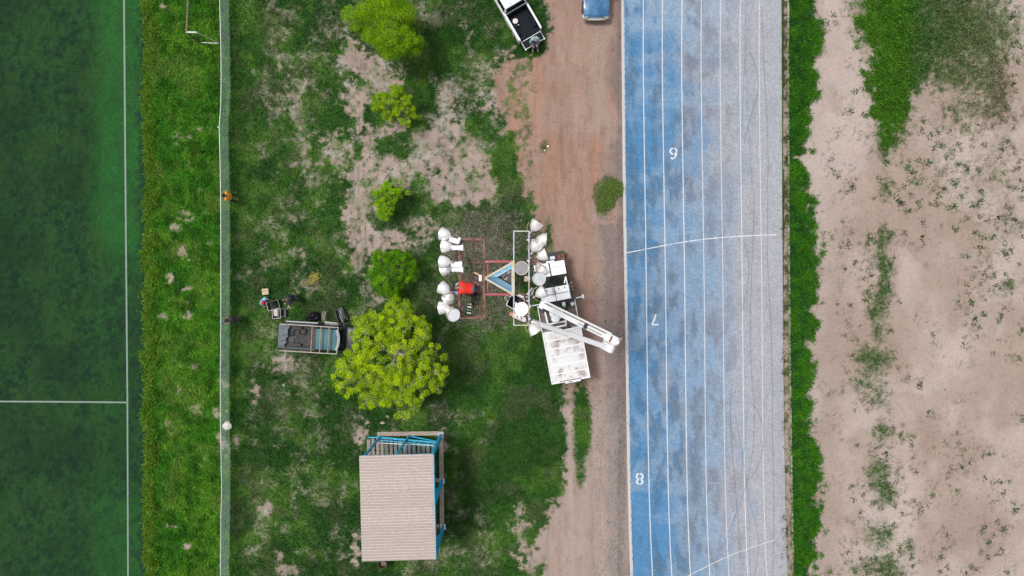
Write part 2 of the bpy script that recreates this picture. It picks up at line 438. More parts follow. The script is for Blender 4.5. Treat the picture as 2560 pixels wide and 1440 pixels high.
def survey(x, y):
    """cover of grass and the soil colour at ground points"""
    u, v = UV(x, y)
    n1 = fbm(x * 0.9, y * 0.9, 11, 4); n2 = fbm(x * 2.6, y * 2.6, 12, 4); n3 = fbm(x * 7.0, y * 7.0, 13, 3); n4 = fbm(x * 0.25, y * 0.25, 14, 3)
    du, dv = (fbm(x * 1.3, y * 1.3, 21, 3) - .5) * 50, (fbm(x * 1.3, y * 1.3, 22, 3) - .5) * 50
    warp = (n2 - .5) * 1.35 + (n3 - .5) * 1.0
    g = np.full_like(u, 0.95) - 0.22 * sstep(.50, .68, n1) - .16 * sstep(.55, .7, fbm(x * .55, y * .55, 15, 3))
    g = blend(g, u, v, [(a, b, c_, d_, q if (q > .6 or q < .2) else min(.70, q + .14)) for a, b, c_, d_, q in PATCH if a < 1370], warp, du, dv)
    edge = interp(v, DIRT_EDGE) + (n1 - .5) * 60 + (n2 - .5) * 40
    open_dirt = sstep(-16, 18, u - edge) * (u < 1600)
    g = g * (1 - open_dirt) + 0.015 * open_dirt
    g = blend(g, u, v, [p for p in PATCH if p[0] >= 1370 or p[:2] in ((1361, 367),)], warp * 0.6, du * .25, dv * .25)
    bank = (u < 582)
    gb = 1.02 - 0.25 * sstep(.55, .72, n1)
    gb = blend(gb.copy(), u, v, [(a, b, c_ * 1.1, d_ * 1.1, q + .10) for a, b, c_, d_, q in BANK_BARE], warp, du * .4, dv * .4)
    tb = sstep(574, 584, u)
    g = gb * (1 - tb) + g * tb
    right = u > 1960
    kr = interp(v, KERB_R)
    lush_w = 58 + (n1 - .5) * 60 + 12 * np.sin(v / 90.0) - 14 * sstep(.5, .7, fbm(x * .2, y * .5, 47, 3))
    lush_w = np.where(v < 260, lush_w + 4, lush_w)
    lush = 1 - sstep(-12, 14, u - (kr + lush_w) + (n2 - .5) * 80)
    gap = np.clip(1 - 0.9 * sstep(.55, .68, n2) * sstep(22, 45, u - kr), 0, 1)
    gap = gap * (1 - .40 * (1 - sstep(230, 330, v)) * sstep(.44, .60, fbm(x * 1.1, y * 1.1, 48, 4)))
    gf = 0.02 + 0.05 * sstep(.5, .75, n1)
    gf = blend(gf, u, v, FIELD_GREEN, warp, du * .7, dv * .7)
    gr = np.maximum(gf, lush * gap)
    gr = np.where(u < kr + 1, 0.45 * sstep(.45, .65, n2) * (u > 1950), gr)
    g = np.where(right, gr, g)
    # soils
    pale, red, road, grav, tan = (np.array(c) for c in ((.375, .285, .245), (.345, .205, .150), (.305, .230, .200), (.205, .172, .168), (.315, .238, .200)))
    c = np.broadcast_to(pale, u.shape + (3,)).copy()
    c = mix(c, (.285, .225, .190), sstep(.42, .65, n1) * .7)
    # dirt road between grass and running track
    d = open_dirt * (u < 1600)
    streak = fbm(x * 2.2, y * 0.28, 41, 4)
    c2 = mix(red, road, sstep(.35, .62, streak + .12 * sstep(300, 900, v)))
    c2 = mix(c2, pale * .92, .55 * sstep(.50, .66, fbm(x * 1.7, y * .22, 42, 4)))
    c2 = mix(c2, (.36, .29, .25), np.where(v < 330, .55 * sstep(1360, 1400, u) * (1 - sstep(1500, 1530, u)), 0))
    low = sstep(940, 1020, v)
    c2 = mix(c2, (.345, .265, .228), low * .75)
    rut = np.exp(-((u - (1500 + (v - 560) * .012)) / 15) ** 2) * sstep(560, 660, v)
    rut2 = np.exp(-((u - (1420 + (v - 960) * .02)) / 12) ** 2) * sstep(930, 1000, v)
    gl = np.where(v < 560, 1533 + 14 * np.sin(v / 37.0), interp(v, [(560, 1500), (640, 1488), (760, 1494), (930, 1512), (1000, 1508), (1500, 1520)]))
    gravel = sstep(-10, 16, u - gl + (n2 - .5) * 34)
    lg = sstep(1000, 1100, v)
    c2 = mix(c2, mix(grav, (.27, .22, .20), lg) * (0.86 + .3 * n3)[..., None], gravel * .9)
    c2 = mix(c2, (.37, .29, .245), np.clip(rut + rut2, 0, 1) * .7)
    c2 = mix(c2, (.33, .185, .135), .48 * (1 - low) * (1 - sstep(1440, 1500, u) * .5))
    c2 = mix(c2, (.29, .165, .11), .40 * sstep(.58, .74, fbm(x * 1.6, y * 1.2, 43, 5)) * (1 - low))
    c2 = c2 * (.84 + .34 * fbm(x * 3.0, y * .22, 49, 4))[..., None]
    rm = sstep(.5, .68, fbm(x * 3.5, y * 1.1, 44, 4)) * .35
    c2 = c2 * (1 - rm * .35)[..., None]
    near = sstep(1190, 1260, u) * sstep(120, 150, v) * (1 - sstep(520, 640, v)) * (u < 1420)
    c = mix(c, c2, np.clip(d + near * .55, 0, 1))
    # field beyond the track
    t = np.zeros_like(u)
    t = blend(t, u, v, FIELD_TAN, warp, du, dv)
    cr = mix((.436, .355, .315), (.345, .264, .220), sstep(.36, .66, n4 * .8 + n1 * .2))
    cr = mix(cr, (.335, .262, .222), .7 * np.exp(-((u - 2085 - 20 * np.sin(v / 300.0)) / 38) ** 2) * sstep(380, 640, v))
    cr = mix(cr, tan, t * (0.6 + .4 * sstep(.4, .6, n2)))
    cr = cr * (0.90 + .22 * fbm(x * 1.2, y * .7, 46, 5))[..., None]
    crumbs = sstep(.60, .70, n3) * sstep(.45, .65, n1)
    cr = cr * (1 - .34 * crumbs)[..., None]
    cr = mix(cr, (.30, .225, .185), .45 * sstep(.56, .70, fbm(x * .5, y * .38, 45, 4)))
    c = np.where(right[..., None], cr, c)
    strip = (u > 1950) & (u < kr)
    c = np.where(strip[..., None], mix((.25, .20, .145), (.34, .28, .23), sstep(.4, .6, n3)), c)
    # dead straw under and around the mast
    dry = np.exp(-(((u - 1215) / 85) ** 2 + ((v - 660) / 125) ** 2))
    white_straw = sstep(.52, .68, fbm(x * 1.6, y * 1.6, 51, 4)) * sstep(600, 660, u) * (1 - sstep(1200, 1300, u))
    return u, v, g, c, dict(n1=n1, n2=n2, n3=n3, n4=n4, dry=dry, straw=white_straw, bank=bank, right=right, lush=lush * right, kr=kr)

def grass_tint(u, v, x, y, s):
    n1, n2 = s['n1'], s['n2']
    base = mix((.036, .102, .018), (.068, .148, .024), sstep(.36, .64, n1))
    base = mix(base, (.022, .068, .015), sstep(.48, .62, fbm(x * .45, y * .45, 61, 3)) * .8)
    base = mix(base, (.085, .105, .050), sstep(.55, .7, fbm(x * .8, y * .8, 62, 4)) * .55)
    bank = mix((.048, .175, .014), (.092, .225, .018), sstep(.38, .64, n1))
    bank = mix(bank, (.020, .072, .008), sstep(.46, .62, n2) * .7)
    bank = mix(bank, (.125, .215, .035), sstep(.56, .70, fbm(x * .7, y * .7, 63, 4)) * .6)
    base = np.where((u < 578)[..., None], bank, base)
    lushc = mix((.050, .165, .010), (.024, .098, .016), sstep(.36, .66, n2))
    fieldc = mix((.045, .095, .022), (.085, .115, .045), sstep(2330, 2430, u + (n1 - .5) * 120))
    fieldc = mix(fieldc, (.125, .105, .065), sstep(2440, 2500, u + (n1 - .5) * 60) * sstep(120, 200, v) * (1 - sstep(360, 420, v)) * .8)
    fieldc = mix(fieldc, (.045, .120, .010), (1 - sstep(2250, 2310, u)) * (1 - sstep(330, 400, v)))
    rc = mix(fieldc, lushc, s['lush'])
    rc = np.where((u < s['kr'] + 1)[..., None], np.array((.14, .13, .06)), rc)
    base = np.where(s['right'][..., None], rc, base)
    base = mix(base, (.155, .145, .095), np.clip(s['dry'] * 1.0 * sstep(.3, .6, n2), 0, .8))
    return base

# ------------------------------------------------------------------ ground: one sheet, fine where the grass and soil show, coarse to the horizon
def axis(parts):
    out = []
    for a, b, st in parts:
        out.append(np.arange(a, b, st))
    return np.concatenate(out)
gx = np.concatenate([-np.geomspace(900, 36, 18), axis([(-34, -23.4, .8), (-23.4, 7.2, .085), (7.2, 16.8, .4), (16.8, 33.6, .085)]), np.geomspace(34, 900, 18)])
gy = np.concatenate([-np.geomspace(900, 22, 18), axis([(-20.6, 18.6, .085)]), np.geomspace(20, 900, 18)])
GX, GY = np.meshgrid(gx, gy)
gu, gv, gg, gc, S_ = survey(GX, GY)
tint = grass_tint(gu, gv, GX, GY, S_)
cover = np.clip(gg * 1.5 - .28 + (S_['n3'] - .5) * 1.0 + (S_['n2'] - .5) * .9, 0, 1)
cover = np.clip(np.where((gu > 590) & (gu < 1330), np.maximum(gg, .16 + .22 * sstep(.4, .65, S_['n2'])), gg) * 1.12 + (S_['n2'] - .5) * .55 + (S_['n3'] - .5) * .3, 0, 1.15)
thatch = mix(tint * .95, (.30, .27, .21), S_['straw'] * .55 * (1 - sstep(.75, 1.0, gg)))
col = mix(gc, np.array((.42, .395, .365)), S_['straw'] * .6 * (gu > 590) * (gu < 1300) * (gg > .12))
for ru0, ru1 in ((877, 1.6), (885, 1.6), (911, 1.5), (898, 1.2)):                     # old wheel ruts along the row of trees
    w = np.exp(-((gu - ru0 - 3 * np.sin(gv / 120.0) - np.where(gv > 470, (gv - 470) * .05, 0)) / ru1) ** 2) * ((gv > 60) & (gv < 760)) * sstep(.42, .55, fbm(GX * .7, GY * .5, 71, 3))
    col = mix(col, (.16, .125, .10), np.clip(w, 0, .6))
GZ = -0.01 + (S_['n1'] - .5) * .05 + (S_['n2'] - .5) * .025
GZ = np.where(gu < 366, -.06, GZ)
GZ = GZ + 0.07 * sstep(368, 384, gu) * (1 - sstep(560, 600, gu))
GZ = np.where((gu > 1545) & (gu < 1978), np.minimum(GZ, -.05), GZ)
GZ = np.where(np.abs(GY) > 21, -.02, GZ)
GZ = np.where(np.abs(GX) > 34, np.where(GX < 0, -.06, -.02), GZ)
m_ground = ground_material('soil_and_grass')
ground = tag(grid_mesh('ground', GX, GY, GZ, m_ground, col), kind='structure')
_at = ground.data.attributes.new('tint2', 'FLOAT_COLOR', 'POINT')
_q = np.ones((col.size // 3, 4), np.float32); _q[:, :3] = thatch.reshape(-1, 3); _q[:, 3] = np.clip(cover, 0, 1).ravel()
_at.data.foreach_set('color', _q.ravel())

def ground_z(x, y):
    x = np.asarray(x, float); y = np.asarray(y, float)
    u, _ = UV(x, y)
    z = -0.01 + (fbm(x * .9, y * .9, 11, 4) - .5) * .05 + (fbm(x * 2.6, y * 2.6, 12, 4) - .5) * .025
    return z + 0.07 * sstep(368, 384, u) * (1 - sstep(560, 600, u))

def GP(u, v):
    p = P(u, v, 0); p.z = float(ground_z(p.x, p.y)); return p

# ------------------------------------------------------------------ football pitch (artificial turf) with its lines
px_ = np.concatenate([-np.geomspace(120, 35, 8), np.arange(-34, P(372, 700).x, .11)]); py_ = np.concatenate([[-60, -40, -26], np.arange(-20.6, 18.6, .11), [24, 40, 60]])
PX, PY = np.meshgrid(px_, py_)
pu, pv = UV(PX, PY)
pn1 = fbm(PX * .35, PY * .35, 81, 4); pn2 = fbm(PX * 1.3, PY * 1.3, 82, 5); pn3 = fbm(PX * 5, PY * 4, 83, 4); pn4 = fbm(PX * 1.4, PY * .10, 84, 4)
pc = mix((.0145, .041, .015), (.022, .066, .020), sstep(.36, .62, pn1 * .4 + pn2 * .6))
bright = sstep(195, 270, pu + (pn2 - .5) * 60) * (1 - .75 * sstep(560, 720, pv + (pn1 - .5) * 200) * (1 - sstep(1180, 1300, pv) * .6))
pc = mix(pc, (.024, .116, .025), bright * .75)
pc = mix(pc, (.014, .039, .018), sstep(.50, .66, pn2) * .7 * (1 - bright * .7))                     # black rubber crumb gathered in drifts
pc = mix(pc, (.0090, .025, .016), sstep(.48, .64, pn3 * .7 + pn2 * .3) * (1 - bright * .75) * .75)
pc = mix(pc, (.030, .068, .020), sstep(.50, .72, fbm(PX * .9, PY * .5, 86, 5)) * .35)
pc = pc * (.80 + .40 * fbm(PX * 9, PY * 5, 85, 3))[..., None]
pc = mix(pc, (.012, .034, .024), sstep(338, 360, pu + (pn3 - .5) * 34 + (pn2 - .5) * 24) * .85)
m_turf = mat('artificial_turf', (.02, .07, .03), rough=.9, attr='tint', fine=.42, fscale=9.0, bump=.3, bscale=50, spec=.06)
pitch = tag(grid_mesh('football_pitch', PX, PY, np.zeros_like(PX), m_turf, pc), kind='structure')

def strip(name, pts, width, z, material, parent=None, thick=0.0):
    """flat band along a polyline of ground points"""
    pts = [Vector((p[0], p[1], 0)) for p in pts]
    L, R = [], []
    for i, p in enumerate(pts):
        d = (pts[min(i + 1, len(pts) - 1)] - pts[max(i - 1, 0)]).normalized()
        s = Vector((-d.y, d.x, 0)) * width / 2
        L.append(p + s); R.append(p - s)
    b = MB(); n = len(pts)
    vs = [(q.x, q.y, z) for q in L] + [(q.x, q.y, z) for q in R]
    fs = [(i, n + i, n + i + 1, i + 1) for i in range(n - 1)]
    if thick:
        vs += [(q.x, q.y, z - thick) for q in L] + [(q.x, q.y, z - thick) for q in R]
        fs += [(i + 1, 2 * n + i + 1, 2 * n + i, i) for i in range(n - 1)] + [(n + i, 3 * n + i, 3 * n + i + 1, n + i + 1) for i in range(n - 1)]
        fs += [(0, 2 * n, 3 * n, n), (n - 1, 2 * n - 1, 4 * n - 1, 3 * n - 1)]
    b.add(vs, fs)
    return b.build(name, material, parent)

m_turfline = worn_paint('turf_line_white', (.27, .35, .31), keep=.2, scale=14, amin=.15, amax=.72)
strip('touch_line', [P(interp(v, [(-300, 308), (0, 310), (500, 314), (1000, 318.5), (1440, 320), (1700, 321)]), v) for v in range(-300, 1800, 100)], .10, .004, m_turfline, pitch)
strip('half_way_line', [P(-900, 1001), P(-100, 1003), P(150, 1004.5), P(316, 1006)], .10, .004, m_turfline, pitch)

# ------------------------------------------------------------------ running track
tv = np.arange(-330, 1790, 4.0); ts = np.linspace(0, 1, 110)
TU0, TU1 = interp(tv, TRACK_L), interp(tv, TRACK_R)
def smooth(a, k=30):
    p = np.pad(a, k, mode='edge'); return np.convolve(p, np.ones(2 * k + 1) / (2 * k + 1), 'valid')
TU0, TU1 = smooth(TU0), smooth(TU1)
RX = np.zeros((len(tv), len(ts))); RY = np.zeros_like(RX)
for i, v in enumerate(tv):
    a, b = P(TU0[i], v), P(TU1[i], v)
    RX[i] = a.x + (b.x - a.x) * ts; RY[i] = a.y + (b.y - a.y) * ts
rs = np.broadcast_to(ts, RX.shape); rv = np.broadcast_to(tv[:, None], RX.shape)
k1 = fbm(RX * 1.1, RY * .6, 91, 6); k2 = fbm(RX * 2.8, RY * 1.2, 92, 4); k3 = fbm(RX * .25, RY * .12, 93, 3); k4 = fbm(RX * 6, RY * 6, 94, 3)
up = sstep(0, 1, (700 - rv) / 900)
fade = sstep(.06, .72, rs + (k1 - .5) * .55 + (k3 - .5) * .35 + .10 * up)
tc_ = mix((.085, .215, .380), (.352, .352, .382), fade)
k5 = fbm(RX * .22, RY * .9, 95, 4)
tc_ = mix(tc_, (.26, .35, .45), .45 * sstep(.50, .68, k5) * (1 - sstep(.45, .8, rs)))
tc_ = mix(tc_, (.200, .300, .420), .75 * np.exp(-((rs - .45) / .30) ** 2) * sstep(.35, .6, k3 + .2 * (k1 - .5)))
tc_ = mix(tc_, (.29, .37, .46), .8 * sstep(.25, .0, (rv + 60) / 900) * (1 - sstep(.5, .9, rs)))
lane = (rs * 8.05 + .02) % 1.0
wear = np.exp(-((lane - .5) / .30) ** 2)
blotch = sstep(.42, .66, k1 * .66 + k2 * .34)
dirt_ = np.clip(blotch * (.42 + .9 * wear) + .5 * sstep(.52, .66, k2) * sstep(.40, .55, k1), 0, 1.2) * (1 - .72 * sstep(.52, .85, rs))
tc_ = mix(tc_, mix((.060, .115, .175), (.135, .140, .160), sstep(.15, .55, rs)), np.clip(dirt_ * (.66 - .26 * sstep(.25, .6, rs)), 0, .70))
tc_ = mix(tc_, (.070, .210, .400), .45 * sstep(.52, .68, k2) * (1 - sstep(.22, .55, rs)))
tc_ = tc_ * (.88 + .24 * k4)[..., None]
m_track = mat('rubber_track', (.2, .3, .4), rough=.85, attr='tint', fine=.28, fscale=8.0, bump=.12, bscale=90, spec=.12)
track = tag(grid_mesh('running_track', RX, RY, np.full_like(RX, .020), m_track, tc_), kind='structure')

LANES = {0: (1608.3, 1656, 1705, 1753.3, 1801.7, 1850.7, 1899), 480: (1612.3, 1660, 1708, 1756.7, 1803.7, 1852.7, 1901), 960: (1618.3, 1666.3, 1714, 1762.3, 1809.3, 1857.7, 1905.7),
         1200: (1622, 1670, 1717.3, 1765.3, 1812.7, 1861, 1908.3), 1440: (1631.3, 1679.3, 1726, 1774.3, 1822.3, 1869.3, 1917.3)}
m_line = worn_paint('lane_line_white', (.84, .84, .84), keep=.95, scale=16, amin=.6)
m_line2 = worn_paint('lane_line_pinkish', (.74, .69, .67), keep=.60, scale=16, amin=.5, amax=.9)
m_faint = worn_paint('faded_mark', (.62, .60, .60), keep=.02, scale=9, amin=.05, amax=.45)
_lv = np.arange(-320, 1780, 30.0)
for k in range(7):
    ks = sorted(LANES)
    cf = np.polyfit(ks, [LANES[q][k] for q in ks], 4)
    uu = np.where(_lv < 0, LANES[0][k] + _lv * (LANES[480][k] - LANES[0][k]) / 480, np.polyval(cf, np.minimum(_lv, 1440)))
    sl = np.polyval(np.polyder(cf), 1440)
    uu = np.where(_lv > 1440, uu + (_lv - 1440) * sl, uu)
    strip('lane_line', [P(a, b) for a, b in zip(uu, _lv)], .060 if k in (0, 1, 2) else .048, .0245, m_line if k in (0, 1, 2, 3, 5) else m_line2, track)
def curve_mark(name, pts, w, m):
    v_ = np.array(pts, float)
    t = np.linspace(0, 1, len(v_)); tt = np.linspace(0, 1, 40)
    cu = np.polyval(np.polyfit(t, v_[:, 0], min(3, len(v_) - 1)), tt); cv = np.polyval(np.polyfit(t, v_[:, 1], min(3, len(v_) - 1)), tt)
    return strip(name, [P(a, b) for a, b in zip(cu, cv)], w, .0285, m, track)
curve_mark('break_line', [(1567, 632.5), (1612, 622.5), (1660, 613.5), (1708.5, 605.5), (1757, 599), (1805, 594), (1853, 590), (1946, 586.5)], .055, worn_paint('break_line_white', (.78, .79, .80), keep=.55, scale=6))
curve_mark('break_line', [(1715, 1442), (1775, 1411), (1823, 1390), (1869, 1371), (1936, 1350)], .045, worn_paint('old_break_line', (.62, .62, .62), keep=.25, scale=7))
for (u0, v0, u1, v1) in ((1766, 1208, 1812, 1207), (1728, 581, 1754, 579), (1884, 1101, 1905, 1100), (1612, 295, 1616, 295), (1652, 295, 1657, 295), (1872, 126, 1897, 126), (1822, 277, 1849, 277), (1777, 431, 1800, 430)):
    curve_mark('distance_tick', [(u0, v0), ((u0 + u1) / 2, (v0 + v1) / 2), (u1, v1)], .05, m_faint)
# dark and blue tyre trails that cross the inner lanes
m_trail = worn_paint('tyre_trail', (.17, .22, .29), keep=-.05, scale=1.3, amin=.02, amax=.26)
m_trailb = worn_paint('blue_trail', (.20, .35, .50), keep=-.05, scale=1.3, amin=.02, amax=.26)
TRAILS = [([(1868, 0), (1862, 90), (1866, 220), (1872, 330), (1880, 480)], m_trailb), ([(1886, 0), (1870, 70), (1860, 180), (1856, 330)], m_trailb), ([(1904, 20), (1908, 150), (1917, 280), (1919, 400), (1916, 480)], m_trail),
          ([(1874, 130), (1893, 190), (1894, 240), (1876, 290), (1860, 360)], m_trail), ([(1884, 480), (1882, 600), (1876, 760), (1880, 960)], m_trail), ([(1920, 480), (1918, 640), (1924, 760), (1930, 960)], m_trail),
          ([(1858, 600), (1872, 660), (1868, 720), (1852, 780)], m_trail), ([(1880, 960), (1882, 1100), (1870, 1200), (1840, 1280), (1822, 1330)], m_trail), ([(1830, 960), (1827, 1080), (1840, 1240), (1850, 1400)], m_trail),
          ([(1880, 1010), (1905, 1060), (1905, 1130), (1872, 1200)], m_trail), ([(1931, 960), (1932, 1150), (1934, 1300), (1930, 1440)], m_trail), ([(1866, 1180), (1880, 1280), (1895, 1340), (1885, 1440)], m_trailb),
          ([(1838, 1040), (1856, 1140), (1868, 1240), (1876, 1440)], m_trailb), ([(1822, 1380), (1836, 1300), (1848, 1220), (1862, 1100), (1868, 1000)], m_trailb)]
for i, (tp, tm) in enumerate(TRAILS):
    t = np.linspace(0, 1, len(tp)); tt = np.linspace(0, 1, 30); a = np.array(tp, float); dg = min(3, len(tp) - 1)
    strip('tyre_trail', [P(p, q) for p, q in zip(np.polyval(np.polyfit(t, a[:, 0], dg), tt), np.polyval(np.polyfit(t, a[:, 1], dg), tt))], .06, .0318 + .0009 * i, tm, track)
# lane numbers, stencilled, to be read from the far end of the track
m_num = worn_paint('number_white', (.86, .87, .88), keep=1.0, scale=12, amin=.7)
def numeral(name, strokes, cu, cv):
    """strokes: polylines in a 1 x 1.55 cell, origin bottom-left, as the runner reads them; turned by 180 degrees on the ground"""
    b = MB(); c = P(cu, cv); w = .10
    for st in strokes:
        pts = [Vector((c.x - (p[0] - .5) * .44, c.y - (p[1] - .775) * .44, 0)) for p in st]
        for i, p in enumerate(pts[:-1]):
            d = (pts[i + 1] - p).normalized(); s = Vector((-d.y, d.x, 0)) * w / 2
            e = d * (.012 if i else 0)
            b.add([(q.x, q.y, .0285 + .0003 * (i % 2)) for q in (p + s - e, p - s - e, pts[i + 1] - s, pts[i + 1] + s)], [(0, 1, 2, 3)])
    return b.build(name, m_num, track)
def arc(cx, cy, rx, ry, a0, a1, n=7):
    return [(cx + rx * math.cos(math.radians(a0 + (a1 - a0) * i / n)), cy + ry * math.sin(math.radians(a0 + (a1 - a0) * i / n))) for i in range(n + 1)]
numeral('lane_number_eight', [arc(.5, .40, .46, .40, -80, 80), arc(.5, .40, .46, .40, 100, 260), arc(.5, 1.17, .42, .37, -80, 80), arc(.5, 1.17, .42, .37, 100, 260)], 1599, 1197)
numeral('lane_number_seven', [[(0.02, 1.5), (1.0, 1.5)], [(.97, 1.46), (.62, .75), (.42, 0)]], 1638, 799)
numeral('lane_number_six', [arc(.48, .45, .46, .43, -80, 80), arc(.48, .45, .46, .43, 100, 260), [(.03, .6), (.12, 1.05), (.34, 1.4)], [(.40, 1.45), (.62, 1.5), (.9, 1.36)]], 1683, 384)
# kerbs
m_kerb = mat('kerb_white_blue_chips', (.52, .50, .48), rough=.8, col2=(.10, .24, .44), scale=5.0, lo=.63, hi=.66, fine=.12, fscale=30)
m_kerb_in = mat('kerb_edge_blue', (.24, .36, .50), rough=.8, col2=(.62, .60, .57), scale=4.0, lo=.45, hi=.55)
strip('track_kerb', [P(a + .6, b) for a, b in zip(TU0, tv)][::6], .14, .075, m_kerb, None, .13)
tag(bpy.data.objects['track_kerb'], kind='structure')
_o = strip('kerb_edge', [P(a + 4.4, b) for a, b in zip(TU0, tv)][::6], .05, .040, m_kerb_in, bpy.data.objects['track_kerb'], .02)
m_conc = mat('concrete_edge', (.40, .37, .34), rough=.9, col2=(.27, .24, .21), scale=4.0, fine=.15)
KU = smooth(interp(tv, KERB_R))
tag(strip('field_kerb', [P(a, b) for a, b in zip(KU, tv)][::6], .10, .06, m_conc, None, .12), kind='structure')

# ------------------------------------------------------------------ grass and weeds: leaves as small real faces
def leaves(name, n, xr, yr, keep, length, width, lean, tintf, seed, material, per=4, spread=.06, jitter=.35, mound=0.0):
    r = np.random.default_rng(seed)
    x = r.uniform(*xr, n); y = r.uniform(*yr, n)
    u, v, g, c, s = survey(x, y)
    k = keep(u, v, g, s)
    sel = r.random(n) < k
    x, y, u, v = x[sel], y[sel], u[sel], v[sel]
    s = {q: (w[sel] if isinstance(w, np.ndarray) else w) for q, w in s.items()}
    t = tintf(u, v, x, y, s)
    m = len(x)
    z = ground_z(x, y) + mound * sstep(.40, .66, fbm(x * 1.9, y * 1.9, 71 + seed, 3))
    x = np.repeat(x, per) + r.normal(0, spread, m * per); y = np.repeat(y, per) + r.normal(0, spread, m * per); z = np.repeat(z, per)
    big = np.repeat(np.clip(r.lognormal(0, .32, m), .5, 1.6), per)
    tj = np.repeat(1 + r.normal(0, .18, m), per) * (1 + r.normal(0, jitter * .6, m * per))
    t = np.repeat(t, per, 0) * np.clip(tj, .35, 2.0)[:, None]
    t[:, 0] *= 1 + r.normal(0, .12, len(t)); t = np.clip(t, .004, .6)
    a = r.uniform(0, 2 * math.pi, len(x)); L = length * big * r.uniform(.5, 1.5, len(x)); W = width * big * r.uniform(.6, 1.3, len(x)); le = np.clip(lean + r.normal(0, .22, len(x)), .1, .98)
    dx, dy = np.cos(a), np.sin(a)
    up = np.sqrt(1 - le ** 2)
    V = np.zeros((len(x), 4, 3), np.float32)
    V[:, 0] = np.stack([x, y, z - .01], 1)
    V[:, 1] = np.stack([x + dx * L * le * .5 - dy * W * .5, y + dy * L * le * .5 + dx * W * .5, z + L * up * .62], 1)
    V[:, 2] = np.stack([x + dx * L * le, y + dy * L * le, z + L * up * .85], 1)
    V[:, 3] = np.stack([x + dx * L * le * .5 + dy * W * .5, y + dy * L * le * .5 - dx * W * .5, z + L * up * .62], 1)
    return np_mesh(name, V.reshape(-1, 3), np.arange(len(x) * 4), np.full(len(x), 4), material, t, 'FACE')

m_grass = mat('grass_blades', (.05, .1, .02), rough=.7, attr='tint', trans=.25, spec=.06)
X0, X1, Y0, Y1 = P(-40, 0).x, P(2610, 0).x, P(0, 1490).y, P(0, -50).y
cov = lambda g, s, a: sstep(.30, .95, np.clip(g * 1.12 + (s['n2'] - .5) * .55 + (s['n3'] - .5) * .7, 0, 1)) ** a
gt = lambda u, v, x, y, s: grass_tint(u, v, x, y, s) * 1.25
xb0, xb1 = P(362, 0).x, P(580, 0).x
o = leaves('verge_grass', 52000, (xb0, xb1), (Y0, Y1), lambda u, v, g, s: cov(g, s, 1) * sstep(372, 384, u), .12, .038, .80, lambda u, v, x, y, s: grass_tint(u, v, x, y, s) * 1.45, 101, m_grass, mound=.05)
tag(o, 'lush yellow green grass on the verge between pitch and fence', 'grass', kind='stuff')
def edge_keep(u, v, g, s):
    c = 376 + (s['n1'] - .5) * 30 + (s['n2'] - .5) * 22
    return np.exp(-((u - c) / 8.5) ** 2) * (.35 + .65 * sstep(.38, .55, s['n2']))
o = leaves('edge_weeds', 62000, (P(345, 0).x, P(405, 0).x), (Y0, Y1), edge_keep, .12, .048, .78, lambda u, v, x, y, s: mix((.085, .215, .012), (.165, .280, .035), s['n2']), 102, m_grass, per=5, spread=.09, mound=.14)
tag(o, 'ragged row of leafy weeds along the pitch edge', 'weeds', kind='stuff')
o = leaves('lawn_grass', 150000, (xb1, P(1500, 0).x), (Y0, Y1), lambda u, v, g, s: cov(g, s, 1.1) * .8 * (u < 1556), .105, .034, .72, gt, 103, m_grass, per=3, mound=.05)
tag(o, 'patchy green grass on the bare soil around the trees', 'grass', kind='stuff')
o = leaves('kerb_side_grass', 46000, (P(1974, 0).x, P(2064, 0).x), (Y0, Y1), lambda u, v, g, s: cov(g, s, 1) * s['lush'] * (u > s['kr'] + 2), .14, .036, .74, lambda u, v, x, y, s: grass_tint(u, v, x, y, s) * 1.3, 104, m_grass, per=5, spread=.09, mound=.25)
tag(o, 'tall bright green grass strip beside the running track', 'grass', kind='stuff')
o = leaves('field_weeds', 80000, (P(2010, 0).x, X1), (Y0, Y1), lambda u, v, g, s: cov(g, s, 1.0) * (1 - s['lush']) * (u > 1990), .095, .046, .88, lambda u, v, x, y, s: grass_tint(u, v, x, y, s) * 1.45, 105, m_grass, per=5, spread=.09, mound=.22, jitter=.6)
tag(o, 'low weeds spread over the sandy field', 'weeds', kind='stuff')
def tuft_keep(u, v, g, s):
    cl = sstep(.46, .62, s['n1'])
    return (g > .05) * (g < .6) * .6 * (1 - s['lush']) + (u > 2280) * (v < 860) * .11 * cl + (u > 2130) * (u < 2290) * (v > 420) * .34 * cl + .008
o = leaves('field_tufts', 3000, (P(2060, 0).x, X1), (Y0, Y1), tuft_keep, .105, .044, .88, lambda u, v, x, y, s: mix((.075, .145, .045), (.135, .165, .085), sstep(.35, .65, s['n2'])), 106, m_grass, per=18, spread=.085)
tag(o, 'scattered small star shaped weeds on the pale sand', 'weeds', kind='stuff')
o = leaves('seam_weeds', 9000, (P(1950, 0).x, P(1976, 0).x), (Y0, Y1), lambda u, v, g, s: sstep(.45, .6, s['n2']) * .55 * (u > 1955) * (u < s['kr']), .09, .04, .85, lambda u, v, x, y, s: mix((.14, .125, .055), (.06, .10, .02), s['n1']), 107, m_grass, per=3)
tag(o, 'dry weeds in the seam beside the running track', 'weeds', kind='stuff')
o = leaves('dry_straw', 6500, (P(1110, 0).x, P(1300, 0).x), (P(0, 830).y, P(0, 530).y), lambda u, v, g, s: np.clip(s['dry'] * 1.4 * sstep(.35, .6, s['n2']), 0, 1), .20, .026, .95, lambda u, v, x, y, s: mix((.20, .19, .13), (.27, .255, .20), s['n1']), 108, m_grass, per=5, spread=.10)
tag(o, 'flattened grey dry grass under the floodlight mast', 'straw', kind='stuff')
